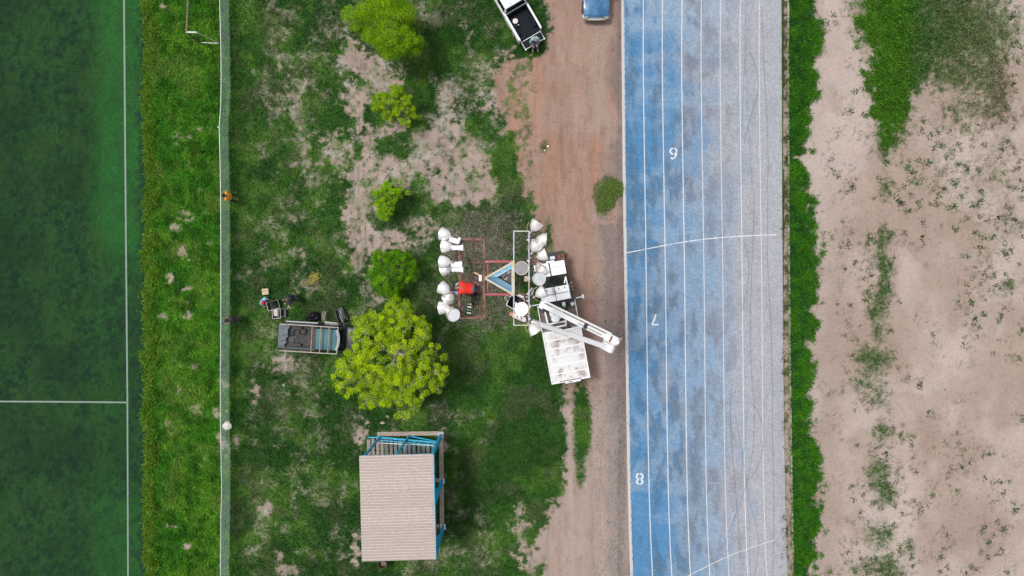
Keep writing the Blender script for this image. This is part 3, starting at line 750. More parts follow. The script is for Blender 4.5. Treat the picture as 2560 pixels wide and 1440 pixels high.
o = leaves('soil_weeds', 16000, (P(640, 0).x, P(1340, 0).x), (Y0, Y1), lambda u, v, g, s: (g < .62) * (.10 + .55 * sstep(.45, .65, s['n2'])), .075, .026, .88, lambda u, v, x, y, s: mix((.050, .110, .022), (.16, .15, .075), sstep(.35, .65, s['n1'])), 109, m_grass, per=4, spread=.06)
tag(o, 'fine thin weeds sprouting on the bare soil patches', 'weeds', kind='stuff')
# loose gravel beside the track
rg = np.random.default_rng(5); n = 26000
gxx = rg.uniform(P(1485, 0).x, P(1566, 0).x, n); gyy = rg.uniform(Y0, Y1, n); u, v = UV(gxx, gyy)
k = (u > np.where(v < 540, 1534, 1488) + (fbm(gxx * 1.3, gyy * 1.3, 5, 3) - .5) * 40) & (u < interp(v, TRACK_L) - 3) & (rg.random(n) < np.where(v < 540, .45, 1))
k &= ~((np.abs(u - 1515) < 34) & (np.abs(v - 485) < 52))
gxx, gyy = gxx[k], gyy[k]; m = len(gxx); sz = rg.lognormal(math.log(.019), .35, m); zz = ground_z(gxx, gyy)
an = rg.uniform(0, 6.28, m)
V = np.zeros((m, 5, 3), np.float32)
for q in range(4):
    V[:, q, 0] = gxx + np.cos(an + q * 1.57) * sz * rg.uniform(.7, 1.4, m); V[:, q, 1] = gyy + np.sin(an + q * 1.57) * sz * rg.uniform(.7, 1.4, m); V[:, q, 2] = zz - .004
V[:, 4] = np.stack([gxx, gyy, zz + sz * .8], 1)
base = np.arange(m)[:, None] * 5
fc = np.concatenate([base + np.array([[q, (q + 1) % 4, 4]]) for q in range(4)], 1).reshape(-1, 3)
gray = np.repeat(rg.uniform(.10, .34, m) ** 1.1, 4)[:, None] * np.array([[1.0, .90, .87]])
o = np_mesh('gravel', V.reshape(-1, 3), fc.ravel(), np.full(len(fc), 3), mat('gravel', (.2, .2, .2), rough=.9, attr='tint'), gray, 'FACE')
tag(o, 'grey gravel scattered along the running track kerb', 'gravel', kind='stuff')
# ------------------------------------------------------------------ chain-link fence
m_galv = mat('galvanised_steel', (.72, .77, .76), rough=.6, metal=0, col2=(.58, .62, .61), scale=3.0)
m_rail = mat('pale_pipe', (.70, .71, .69), rough=.5, metal=.1)
m_wire = mat('chain_wire', (.40, .54, .46), rough=.6, metal=0.0)
FH = 1.5
TOP = [(-90, 548), (0, 549), (110, 552), (200, 553), (270, 551.5), (318, 548), (442, 551), (563, 552), (687, 552), (805, 552), (925, 551), (1045, 551), (1165, 553), (1215, 554), (1300, 552), (1400, 551), (1530, 551)]
post_v = [-45, 78, 200, 318, 442, 563, 687, 805, 925, 1048, 1170, 1292, 1412, 1535]
fence = empty('chain_link_fence', P(565, 687, 0))
inv = -Vector(fence.location)
def fence_pt(v, z):
    t = P(float(interp(v, TOP)), v, FH)
    return Vector((t.x, t.y, z))
pp = MB().tube((0, 0, -.1), (0, 0, FH + .03), .036, n=8)
post0 = None
for v in post_v:
    q = fence_pt(v, 0) + inv
    lean = (.05 if v == 318 else 0)
    if post0 is None:
        post0 = pp.build('post', m_galv, fence, smooth=40, loc=q)
    else:
        share(post0, 'post', fence, loc=q, rot=(0, -lean, 0))
cap = MB().lathe([(.0, .10), (.030, .09), (.042, .06), (.045, .0)], n=8)
for i, v in enumerate(post_v): cap.build('post_cap', m_galv, fence, smooth=50, loc=fence_pt(v, FH - .03) + inv)
for i in range(len(post_v) - 1):
    v0, v1 = post_v[i], post_v[i + 1]
    vs = np.linspace(v0, v1, 5)
    MB().path([fence_pt(v, FH - .01 * math.sin(math.pi * k / 4)) + inv for k, v in enumerate(vs)], .021, n=6).build('top_rail', m_rail, fence, smooth=40)
    a, b = fence_pt(v0, 0) + inv, fence_pt(v1, 0) + inv
    L = (b - a).length; d = (b - a) / L; nrm = Vector((-d.y, d.x, 0))
    mb = MB(); st = .075; k = -FH
    rnd = random.Random(i)
    belly = rnd.uniform(-.05, .05)
    def bow(s, z):                                         # the net bags a little between the posts
        f = math.sin(math.pi * min(max(s / L, 0), 1)) * math.sin(math.pi * z / FH)
        return a + d * s + nrm * (belly * f) + Vector((0, 0, z))
    while k < L:
        for sgn in (1, -1):
            s0, z0, s1, z1 = (k, .03, k + FH - .05, FH - .02) if sgn > 0 else (k, FH - .02, k + FH - .05, .03)
            if s0 < 0: z0 += (z1 - z0) * (-s0) / (s1 - s0); s0 = 0
            if s1 > L: z1 = z0 + (z1 - z0) * (L - s0) / (s1 - s0); s1 = L
            if s1 - s0 > .02:
                p0, p1 = bow(s0, z0), bow(s1, z1); pm = bow((s0 + s1) / 2, (z0 + z1) / 2)
                mb.tube(p0, pm, .0026, n=3, cap=False); mb.tube(pm, p1, .0026, n=3, cap=False)
        k += st
    mb.build('wire_mesh', m_wire, fence)
tag(fence, 'long chain link fence with pale top rail between verge and lawn', 'fence')

# ------------------------------------------------------------------ football goal standing against the fence
m_rusty = mat('rusty_pipe', (.17, .085, .055), rough=.8, col2=(.30, .24, .20), scale=9)
m_white_pipe = mat('white_pipe_chipped', (.74, .73, .70), rough=.6, col2=(.45, .30, .16), scale=7, lo=.60, hi=.68)
m_yellowed = mat('yellowed_pipe', (.66, .58, .36), rough=.6, col2=(.72, .70, .65), scale=4)
m_dark_pipe = mat('dark_rust_pipe', (.075, .05, .04), rough=.8, col2=(.16, .09, .06), scale=9)
goal = empty('football_goal', GP(503, 108))
g0 = Vector(goal.location); GHt = 1.95
# the corner at (470, 86) is on top of the post whose foot is at (503, 108)
gd = P(474.5, 0, GHt) - P(470, 86, GHt); gd.normalize()              # direction of the crossbar
for side, off in ((0, Vector((0, 0, 0))), (1, gd * 5.0)):
    o3 = off
    foot, top = o3, o3 + Vector((0, 0, GHt))
    MB().tube(foot - Vector((0, 0, .05)), top, .045, n=10).build('post', m_dark_pipe, goal, smooth=40)
    back_top = top + Vector((.62, -.01, 0)); back_foot = o3 + Vector((1.16, -.05, .06))
    MB().tube(top, back_top, .045, n=10).build('top_arm', m_white_pipe, goal, smooth=40)
    MB().tube(back_top, back_foot, .030, n=8).build('back_stay', m_yellowed, goal, smooth=40)
    MB().tube(foot + Vector((0, 0, .05)), back_foot, .034, n=8).build('ground_bar', m_white_pipe, goal, smooth=40)
MB().tube(Vector((0, 0, GHt)), gd * 5.0 + Vector((0, 0, GHt)), .050, n=10).build('crossbar', m_rusty, goal, smooth=40)
tag(goal, 'rusty pipe football goal frame without a net beside the fence', 'goal')

# ------------------------------------------------------------------ trees
m_leaf = mat('tree_leaves', (.1, .2, .02), rough=.6, attr='tint', trans=.28, spec=.08)
m_bark = mat('grey_bark', (.46, .42, .39), rough=.9, col2=(.28, .24, .21), scale=8)
m_bark_d = mat('brown_bark', (.16, .125, .10), rough=.9, col2=(.09, .07, .06), scale=8)

def tree(name, label, top_uv, z_mid, rx, ry, h, tips, per, leaf, cols, seed, bark, trunk_h=.3, trunk_r=.10, clump=.30, lump=.35, fill=.35, twigs=0, droop=0., gaps=(), sep=.8):
    """crown centre seen at top_uv when it is z_mid high; foot straight below it"""
    r = random.Random(seed); rn = np.random.default_rng(seed)
    c = P(top_uv[0], top_uv[1], z_mid)
    foot = Vector((c.x, c.y, float(ground_z(c.x, c.y)) - .06))
    root = empty(name, foot)
    root.rotation_euler = (0, 0, 0)
    off = [r.uniform(0, 6.28) for _ in range(6)]
    zc = z_mid - foot.z; rz_up = h - zc; rz_dn = zc - trunk_h * h * .9
    pts = []
    tries = 0
    while len(pts) < tips and tries < tips * 60:
        tries += 1
        t = r.uniform(0, 2 * math.pi); cz = r.uniform(-.55, 1)
        q = (1 - lump * .5) + lump * (.35 * math.sin(2 * t + off[0]) + .35 * math.sin(3 * t + off[1] + cz) + .3 * math.sin(5 * t + off[2] + 2 * cz) + .25 * math.sin(7 * t + off[3]))
        q = min(q, 1.12)
        rr = q * (r.uniform(fill, 1) ** .55)
        s = math.sqrt(max(0, 1 - cz * cz))
        p = Vector((rx * s * rr * math.cos(t), ry * s * rr * math.sin(t), zc + (rz_up if cz > 0 else rz_dn) * cz * rr))
        if any((p.x - gx_) ** 2 + (p.y - gy_) ** 2 < gr_ * gr_ for gx_, gy_, gr_ in gaps): continue
        if any((p - o_).length < clump * sep for o_ in pts): continue
        pts.append(p)
    pts.sort(key=lambda p: (p - Vector((0, 0, h * trunk_h))).length)
    # skeleton
    th = h * trunk_h
    lean = Vector((r.uniform(-.12, .12), r.uniform(-.12, .12), 0))
    nodes = [(Vector((0, 0, 0)), 0), (lean * .5 + Vector((0, 0, th * .55)), 0), (lean + Vector((0, 0, th)), 0)]
    par = {1: 0, 2: 1}; pos = [n_[0] for n_ in nodes]
    ends = []
    for p in pts:
        best, bd = 2, 1e9
        for i in range(2, len(pos)):
            dd = (pos[i] - p).length + .35 * (pos[i] - pos[2]).length * (0.6 if i > 2 else 0)
            if pos[i].z > p.z + .15: dd += .6
            if dd < bd: best, bd = i, dd
        a = pos[best]; L = (p - a).length
        k = max(1, min(4, int(L / .55)))
        prev = best
        for j in range(1, k + 1):
            f = j / k
            q = a.lerp(p, f) + Vector((r.uniform(-1, 1), r.uniform(-1, 1), r.uniform(-.4, 1.0))) * (.07 * L * math.sin(math.pi * f))
            pos.append(q); par[len(pos) - 1] = prev; prev = len(pos) - 1
        ends.append(prev)
    wgt = [0] * len(pos)
    for e in ends:
        i = e
        while True:
            wgt[i] += 1
            if i == 0: break
            i = par[i]
    mx = max(wgt)
    rad = [max(.009, trunk_r * (w / mx) ** .5) for w in wgt]
    tb, bb = MB(), MB()
    for i in range(1, len(pos)):
        big = rad[i] > trunk_r * .28
        (tb if i <= 2 else bb).tube(pos[par[i]], pos[i], min(rad[par[i]], rad[i] * 1.5), rad[i], n=8 if i <= 2 else (6 if big else 4), cap=False)
    for e in ends:                                           # fans of bare twigs that reach towards the leaf clumps
        a = pos[par[e]] if e in par else pos[e]
        for _ in range(twigs):
            d = (pos[e] - pos[2]).normalized() + Vector((r.uniform(-1, 1), r.uniform(-1, 1), r.uniform(-.2, .9))) * .55
            bb.tube(a, a + d.normalized() * r.uniform(.2, .48), .009, .003, n=3, cap=False)
    tr = tb.build('trunk', bark, root, smooth=60)
    bb.build('branches', bark, root, smooth=60)
    # leaves
    E = np.array([pos[e] for e in ends]); n = len(E) * per
    ce = np.repeat(np.arange(len(E)), per)
    jit = rn.normal(0, 1, (n, 3)); jit /= np.linalg.norm(jit, axis=1, keepdims=True) + 1e-6
    jit *= (rn.uniform(0, 1, (n, 1)) ** .42) * np.array([clump, clump, clump * .62])
    jit *= (rn.uniform(.65, 1.25, (len(E), 1)))[ce]
    out = E - np.array([0, 0, zc]); out /= np.linalg.norm(out, axis=1, keepdims=True) + 1e-6
    cpos = E[ce] + jit + out[ce] * clump * .2
    cpos[:, 2] -= droop * (jit[:, 0] ** 2 + jit[:, 1] ** 2) / clump
    ax = rn.normal(0, 1, (n, 3)); ax[:, 2] *= .45; ax += out[ce] * .7; ax /= np.linalg.norm(ax, axis=1, keepdims=True)
    nz = rn.normal(0, .42, (n, 3)); nz[:, 2] += 1.0
    sd = np.cross(nz, ax); sd /= np.linalg.norm(sd, axis=1, keepdims=True) + 1e-6
    L = leaf * rn.uniform(.6, 1.4, n)[:, None]; W = L * rn.uniform(.34, .52, n)[:, None]
    V = np.zeros((n, 4, 3), np.float32)
    V[:, 0] = cpos - ax * L * .5; V[:, 1] = cpos + sd * W * .5; V[:, 2] = cpos + ax * L * .5; V[:, 3] = cpos - sd * W * .5
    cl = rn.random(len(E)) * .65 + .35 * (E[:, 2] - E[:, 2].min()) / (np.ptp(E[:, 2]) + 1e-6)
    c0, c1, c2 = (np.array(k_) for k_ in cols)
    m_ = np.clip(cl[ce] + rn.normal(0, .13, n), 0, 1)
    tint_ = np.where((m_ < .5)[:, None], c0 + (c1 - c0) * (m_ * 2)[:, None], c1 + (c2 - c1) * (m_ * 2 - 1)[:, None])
    tint_ = tint_ * np.clip(1 + rn.normal(0, .2, n), .5, 1.6)[:, None]
    cr = np_mesh('crown', V.reshape(-1, 3), np.arange(n * 4), np.full(n, 4), m_leaf, tint_, 'FACE')
    cr.parent = root
    tag(root, label, 'tree')
    return root

YG = ((.095, .205, .006), (.310, .490, .006), (.580, .720, .008))
tree('broad_tree', 'broad yellow green tree with pale twigs, overhanging the old teal pickup', (978, 900), 3.6, 3.15, 3.85, 5.3, 540, 120, .074, YG, 3, m_bark, trunk_h=.26, trunk_r=.17, clump=.24, lump=.22, fill=.15, twigs=4, sep=1.0, gaps=((.75, .55, .26), (-.8, .1, .24), (1.5, .2, .26), (-.9, 1.9, .26), (.3, -1.5, .24), (1.2, 1.3, .22)))
tree('feathery_tree', 'large feathery light green tree nearest the white pickup', (965, 58), 3.3, 2.20, 2.0, 4.9, 230, 210, .062, ((.085, .210, .006), (.180, .360, .006), (.300, .490, .008)), 5, m_bark_d, trunk_h=.28, trunk_r=.11, clump=.32, lump=.34, fill=.35, droop=.25, sep=1.0)
tree('young_tree', 'small bright green tree with a loose crown, second along the row from the white pickup', (987, 262), 1.7, 1.50, 1.36, 2.5, 95, 100, .068, ((.115, .240, .006), (.240, .410, .006), (.400, .560, .008)), 11, m_bark_d, trunk_h=.3, trunk_r=.05, clump=.19, lump=.42, fill=.3, sep=1.05)
tree('sapling', 'small sparse tree with irregular crown between bare soil patches, smallest of the row', (970, 495), 1.5, 1.34, 1.42, 2.1, 66, 100, .066, ((.130, .300, .006), (.220, .430, .006), (.330, .540, .008)), 23, m_bark_d, trunk_h=.3, trunk_r=.04, clump=.18, lump=.5, fill=.2, sep=1.0, gaps=((.75, -.7, .55),))
tree('dense_tree', 'dense dark green round tree between the sapling and the broad tree', (978, 679), 2.0, 1.60, 1.55, 3.0, 160, 120, .070, ((.040, .140, .004), (.110, .290, .006), (.220, .440, .010)), 31, m_bark_d, trunk_h=.25, trunk_r=.07, clump=.20, lump=.30, fill=.45, sep=1.1)

# low bush by the track
bush = empty('kerb_bush', GP(1517, 488))
bp = []; rb = np.random.default_rng(77); nb = 1900
t_ = rb.uniform(0, 6.28, nb); q_ = np.sqrt(rb.uniform(0, 1, nb))
bx, by = .82 * q_ * np.cos(t_) * (1 + .25 * np.sin(3 * t_)), 1.15 * q_ * np.sin(t_) * (1 + .2 * np.sin(2 * t_ + 1))
bx = bx + np.where(by > 0, .12, -.12)
bz = .32 * np.sqrt(np.clip(1 - q_ ** 2, 0, 1)) * rb.uniform(.4, 1, nb) + .03
a_ = rb.uniform(0, 6.28, nb); L_ = rb.uniform(.08, .17, nb); W_ = .03
V = np.zeros((nb, 4, 3), np.float32); dx, dy = np.cos(a_), np.sin(a_)
V[:, 0] = np.stack([bx, by, bz - .03], 1); V[:, 2] = np.stack([bx + dx * L_, by + dy * L_, bz + .03], 1)
V[:, 1] = np.stack([bx + dx * L_ * .5 - dy * W_, by + dy * L_ * .5 + dx * W_, bz + .02], 1); V[:, 3] = np.stack([bx + dx * L_ * .5 + dy * W_, by + dy * L_ * .5 - dx * W_, bz + .02], 1)
rim = sstep(.72, 1.0, q_ + .15 * np.sin(t_ * 2 + 2.2))
tb_ = mix(mix((.085, .170, .026), (.180, .240, .060), rb.random(nb)), (.30, .25, .15), rim * (np.cos(t_) < .4) * rb.random(nb))
o = np_mesh('foliage', V.reshape(-1, 3), np.arange(nb * 4), np.full(nb, 4), m_leaf, tb_, 'FACE'); o.parent = bush
st = MB()
for k in range(9):
    a = k * .7; st.tube((0, 0, -.05), (.5 * math.cos(a), .7 * math.sin(a), .22), .012, .005, n=4)
st.build('stem', m_bark_d, bush)
tag(bush, 'low green bush with straw coloured rim beside the track kerb', 'bush')

# ------------------------------------------------------------------ stones
m_stone_w = mat('white_stone', (.84, .80, .74), rough=.85, col2=(.55, .47, .40), scale=6, bump=.3, bscale=9)
m_stone_b = mat('tan_stone', (.50, .38, .28), rough=.9, col2=(.36, .26, .19), scale=7, bump=.3, bscale=9)
def stone(u, v, r, seed, m, label, name='stone'):
    p = GP(u, v)
    o = MB().blob((0, 0, r[2] * .45), r, seed, .22, seg=11, rings=7).build(name, m, None, smooth=50, loc=p)
    return tag(o, label, 'stone', 'loose stones on the grass')
stone(570, 1063, (.27, .30, .16), 4, m_stone_w, 'big white boulder against the foot of the chain link fence')
stone(568, 1028, (.08, .10, .05), 6, m_stone_w, 'small white stone next to the big white boulder')
stone(957, 1057, (.15, .11, .07), 8, m_stone_b, 'flat tan stone on the grass near the blue bleacher frame')
stone(969, 1042, (.11, .10, .07), 9, m_stone_b, 'small tan stone close under the broad tree')
stone(474, 650, (.10, .09, .06), 12, m_stone_w, 'white stone beside a bare soil spot on the verge')
stone(1552, 848, (.12, .15, .09), 14, m_stone_b, 'brown stone beside the track kerb below the boom elbow')
stone(1370, 366, (.09, .07, .05), 15, m_stone_w, 'pale stone inside the round weed patch on the dirt road')
stone(1362, 376, (.06, .06, .04), 16, m_stone_w, 'little stone at the edge of the round weed patch')
stone(709, 963, (.06, .12, .04), 18, m_stone_w, 'slim pale stone on the lawn below the old pickup')
stone(1503, 462, (.07, .09, .05), 19, m_stone_w, 'white pebble on the rim of the low bush', 'pebble')
stone(483, 97, (.03, .09, .03), 20, m_stone_w, 'tiny white piece on the verge by the goal post', 'pebble')
stone(1236, 757, (.03, .10, .03), 21, m_stone_w, 'thin white chip on the dry grass under the mast', 'pebble')
# ------------------------------------------------------------------ roofed bleacher
m_blue = mat('blue_steel_paint', (.025, .44, .72), rough=.5, col2=(.06, .52, .78), scale=4, fine=.1)
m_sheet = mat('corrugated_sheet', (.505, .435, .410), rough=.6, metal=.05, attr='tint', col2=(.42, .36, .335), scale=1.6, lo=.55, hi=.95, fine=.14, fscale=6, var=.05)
m_plank = mat('weathered_plank', (.26, .225, .20), rough=.9, var=.28, col2=(.18, .16, .15), scale=7)
m_plank_b = mat('plank_with_blue_paint', (.22, .28, .31), rough=.9, var=.25, col2=(.20, .18, .165), scale=7)
m_beam = mat('kerb_concrete_tan', (.40, .325, .265), rough=.9, col2=(.30, .245, .20), scale=3, fine=.15)
m_whitepipe = mat('white_rail', (.80, .82, .82), rough=.5)
BZ = 5.0
m_litter_b = mat('grey_debris', (.30, .26, .24), rough=.9)
m_box_pale = mat('pale_plate', (.60, .66, .70), rough=.6)
bl = empty('roofed_bleacher', P(1025, 1205, 0), math.radians(1.2))
def BLo(u, v, z):                         # photo point at height z -> local coordinates
    p = P(u, v, z) - Vector(bl.location)
    a = -math.radians(1.2)
    return Vector((p.x * math.cos(a) - p.y * math.sin(a), p.x * math.sin(a) + p.y * math.cos(a), z))
c_tl, c_tr, c_bl, c_br = BLo(900, 1141, BZ), BLo(1083, 1135, BZ), BLo(903, 1406, BZ), BLo(1088, 1398, BZ)
x0, x1 = (c_tl.x + c_bl.x) / 2, (c_tr.x + c_br.x) / 2
yt, yb = (c_tl.y + c_tr.y) / 2, (c_bl.y + c_br.y) / 2
# corrugated sheets: 36 trapezoid ribs across, laid as six overlapping sheets
ribs = 36; pitchy = (yt - yb) / ribs
for sh in range(6):
    prof = []
    for k in range(6):
        y = yb + (sh * 6 + k) * pitchy
        for f, z in ((0, 0), (.52, 0), (.62, .03), (.84, .03), (.94, 0)):
            prof.append((y + f * pitchy, z))
    prof.append((yb + (sh * 6 + 6) * pitchy + .015, 0.004))
    mb = MB(); vs = []; dz = sh * .0012
    for x in (x0, x1):
        sl = .10 * (x - x0) / (x1 - x0)
        vs += [(x, y, BZ + z + dz - sl) for y, z in prof]
    n = len(prof)
    vs += [(p[0], p[1], p[2] - .006) for p in vs[:2 * n]]
    fs = [(i, n + i, n + i + 1, i + 1) for i in range(n - 1)] + [(2 * n + i, 2 * n + i + 1, 3 * n + i + 1, 3 * n + i) for i in range(n - 1)]
    fs += [(i, i + 1, 2 * n + i + 1, 2 * n + i) for i in range(n - 1)] + [(n + i + 1, n + i, 3 * n + i, 3 * n + i + 1) for i in range(n - 1)]
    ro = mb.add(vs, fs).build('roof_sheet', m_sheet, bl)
    at_ = ro.data.attributes.new('tint', 'FLOAT_COLOR', 'POINT')          # sun highlights on the crests painted in as a lighter tint, troughs darker
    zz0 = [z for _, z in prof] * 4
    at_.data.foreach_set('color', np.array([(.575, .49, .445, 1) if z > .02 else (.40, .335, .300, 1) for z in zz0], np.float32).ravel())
# columns
def steel(p0, p1, w=.13, h=.20, name='column', up=(1, 0, 0)):
    mb = MB(); p0, p1 = Vector(p0), Vector(p1)
    d = (p1 - p0).normalized(); upv = Vector(up); sd = upv.cross(d).normalized()
    for s in (-1, 1): mb.beam(p0 + sd * s * (h / 2 - .006), p1 + sd * s * (h / 2 - .006), w, .012, up=sd)
    mb.beam(p0, p1, .010, h - .026, up=sd)
    return mb.build(name, m_blue, bl)
yr = [BLo(1103, 1087, 0).y, BLo(1103, 1201, 0).y, BLo(1105, 1315, 0).y]
xr_ = BLo(1103, 1087, 0).x
for y in yr:
    steel((xr_, y, -.05), (xr_, y, BZ - .20), .17, .24)
    MB().box((xr_, y, .14), (.34, .34, .05)).build('base_plate', m_box_pale, bl, bevel=.008)
    xf, xm = BLo(952, 1087, 0).x, BLo(1023, 1088, 0).x
    steel((xf, y, -.05), (xf, y, BZ - .08), .09, .12)
    steel((xm, y, -.05), (xm, y, BZ - .14), .09, .12)
    MB().beam((x0 + .03, y, BZ - .07), (x1 - .03, y, BZ - .17), .07, .10).build('rafter', m_blue, bl)
    for xx in (xf, xm): MB().box((xx, y, .10), (.24, .24, .05)).build('base_plate', m_blue, bl, bevel=.008)
    # raking truss under the seats
    MB().beam((xf - .12, y, .30), (xr_ - .10, y, 2.02), .09, .12).build('raker', m_blue, bl)
    MB().beam((xm, y, .15), (xr_ - .1, y, 1.75), .06, .06).build('brace', m_blue, bl)
    MB().tube((xf, y, 1.05), (xr_, y, 2.75), .03, n=8).build('side_rail', m_blue, bl, smooth=40)
for x in (x0 + .12, (x0 + x1) / 2, x1 - .02):
    MB().beam((x, yb + .05, BZ - .025 - .10 * (x - x0) / (x1 - x0)), (x, yt - .05, BZ - .025 - .10 * (x - x0) / (x1 - x0)), .06, .045).build('purlin', m_blue, bl)
MB().tube((xf + .05, yr[0] - .12, 1.35), (xr_ - .05, yr[0] - .12, 2.35), .022, n=8).build('hand_rail', m_whitepipe, bl, smooth=40)
MB().beam((x1 + .022, yb + .02, BZ - .14), (x1 + .022, yt - .02, BZ - .14), .03, .10).build('fascia', m_blue, bl)
# planks: seats and foot boards, rising towards the back
xs0, xs1 = BLo(922, 1092, .2).x, xr_ - .30
npl = 15; ystart, yend = yr[0] - .05, yr[2] - .2
first = {}
for k in range(npl):
    f = k / (npl - 1)
    x = xs0 + (xs1 - xs0) * f
    step_ = k // 3
    z = .28 + step_ * .38 + (.16 if k % 3 == 1 else (.20 if k % 3 == 2 else 0))
    mm = m_plank_b if k >= 6 else m_plank
    mb = MB().box((0, 0, 0), (.19 if k % 4 else .23, ystart - yend + .1 * ((k * 7) % 3 - 1), .035))
    mb.build('plank', mm, bl, bevel=.004, loc=(x, (ystart + yend) / 2 + .03 * ((k * 5) % 3 - 1), z))
for y in np.linspace(yr[0], yr[2], 5):
    for st_ in range(5):
        x = xs0 + (xs1 - xs0) * (st_ * 3 + 1) / (npl - 1)
        MB().box((x, y, .28 + st_ * .38 - .02 + .03), (.75, .05, .04)).build('seat_bracket', m_blue, bl)
# concrete strips on the ground
zz_ = .06
for (u0, v0, u1, v1, w) in ((944, 1084, 1109, 1082, .26), (1103.5, 1090, 1105.5, 1318, .27), (1086, 1199.5, 1099, 1199.5, .24), (1086, 1313, 1099, 1313, .2)):
    a, b = BLo(u0, v0, 0), BLo(u1, v1, 0); a.z = b.z = zz_ + (.006 if w == .26 else (.003 if w == .24 else 0))
    MB().beam(a, b, w, .16).build('foundation_strip', m_beam, bl, bevel=.01)
for (u_, v_) in ((1082, 1262), (1081, 1270), (1083, 1287), (1056, 1271), (960, 1198), (915, 1385), (1020, 1225), (990, 1330)):
    q_ = BLo(u_, v_, BZ); MB().blob((q_.x, q_.y, BZ + .02 - .10 * (q_.x - x0) / (x1 - x0)), (.035, .025, .02), int(u_), .3, seg=6, rings=4).build('debris', m_dark_pipe if u_ > 1050 else m_litter_b, bl)
tag(bl, 'roofed bleacher with corrugated pale roof, blue steel columns and plank seats', 'bleacher')

# barrel under the eaves
m_drum = mat('rusty_drum', (.075, .06, .055), rough=.7, metal=.3, col2=(.13, .08, .055), scale=6)
drum = empty('steel_drum', GP(962, 1398))
R_ = .27
MB().lathe([(R_ - .02, .02), (R_, .02), (R_, .28), (R_ + .012, .30), (R_, .32), (R_, .56), (R_ + .012, .58), (R_, .60), (R_, .86), (R_ + .014, .875), (R_ - .01, .88), (R_ - .02, .86), (R_ - .02, .10), (0.001, .10)], n=22, cap0=True).build('shell', m_drum, drum, smooth=40)
m_litter = mat('mixed_litter', (.20, .19, .18), rough=.8, col2=(.07, .06, .05), scale=14)
MB().blob((0, 0, .52), (.235, .235, .10), 3, .10, seg=14).build('litter', m_litter, drum, smooth=50)
for k in range(4): MB().tube((-.15 + k * .1, -.2, .60), (-.05 + k * .09, .2, .66 + .02 * k), .014, n=6).build('stick', m_stone_b, drum)
tag(drum, 'dark open steel drum for litter below the bleacher eaves', 'drum')
# ------------------------------------------------------------------ floodlight mast
ZT, ZF, ZG = 19.0, 18.1, 0.0               # top rails, platform floor
m_rust = mat('flaking_red_oxide', (.125, .042, .032), rough=.8, col2=(.24, .13, .11), scale=5, fine=.2, fscale=30)
m_red = mat('faded_red_paint', (.40, .075, .085), rough=.65, col2=(.40, .30, .46), scale=4.0, lo=.50, hi=.66, fine=.15)
m_yel = mat('faded_yellow_paint', (.50, .42, .24), rough=.7, col2=(.52, .54, .52), scale=4, fine=.15)
m_sky = mat('light_blue_paint', (.26, .62, .90), rough=.6, col2=(.50, .72, .85), scale=3, fine=.12)
m_lilac = mat('pale_lilac_paint', (.44, .50, .62), rough=.6, col2=(.42, .34, .22), scale=2.2, lo=.5, hi=.6)
m_spun = mat('spun_aluminium', (.93, .92, .91), rough=.32, metal=.45, col2=(.86, .80, .78), scale=5, lo=.5, hi=.7)
m_spun_r = mat('aluminium_reddish_dust', (.93, .90, .88), rough=.32, metal=.45, col2=(.82, .68, .63), scale=4, lo=.5, hi=.7)
m_lens = mat('dusty_lens_glass', (.27, .265, .26), rough=.4, col2=(.22, .21, .205), scale=6, coat=.1)
m_lens_w = mat('pale_lens_glass', (.72, .75, .76), rough=.2, col2=(.60, .63, .63), scale=5, coat=.6)
m_socket = mat('lamp_socket', (.42, .34, .32), rough=.45, metal=.7, col2=(.22, .15, .13), scale=14)
m_box_w = mat('white_box', (.72, .74, .77), rough=.5, col2=(.60, .62, .64), scale=5)
m_box_d = mat('dark_ballast', (.026, .020, .020), rough=.5, metal=.1, col2=(.055, .035, .033), scale=12)
m_chrome = mat('bright_metal', (.75, .72, .70), rough=.25, metal=.9)
m_black = mat('black_rubber', (.018, .018, .019), rough=.7)
A_, B_, C_ = P(1214, 695.5, ZT), P(1282, 656, ZT), P(1282, 735.5, ZT)
ctr = (A_ + B_ + C_) / 3
mast = empty('floodlight_mast', (ctr.x, ctr.y, 0))
M0 = Vector((ctr.x, ctr.y, 0))
def T(u, v, z=ZT): return P(u, v, z) - M0
def legp(p, z):
    """the mast narrows slightly towards its foot"""
    q = p - ctr; k = .80 + .20 * (z / ZT)
    return Vector((q.x * k, q.y * k, z))
corners = [A_, B_, C_]
for p in corners:
    MB().beam(legp(p, -.1), legp(p, ZT - .06), .095, .095, up=(p - ctr)).build('leg', m_yel, mast)
# closely spaced horizontal bars and lattice on each face
nb_ = 46
for fi, (a, b) in enumerate(((A_, B_), (B_, C_), (C_, A_))):
    for k in range(nb_):
        z = ZT - .25 - k * (ZT - .6) / nb_
        pa, pb = legp(a, z), legp(b, z)
        ins = (pb - pa).normalized() * .05
        if fi == 1 and k > 3 and k % 3: continue
        MB().beam(pa + ins, pb - ins, .05, .05 if fi != 1 else .04).build('lattice_bar', m_sky if k < 33 else m_dark_pipe, mast)
    for k in range(0, nb_ - 3, 3):
        z0, z1 = ZT - .25 - k * (ZT - .6) / nb_, ZT - .25 - (k + 3) * (ZT - .6) / nb_
        p0, p1 = (legp(a, z0), legp(b, z1)) if k % 2 else (legp(b, z0), legp(a, z1))
        MB().tube(p0, p1, .018, n=5).build('diagonal', m_sky, mast)
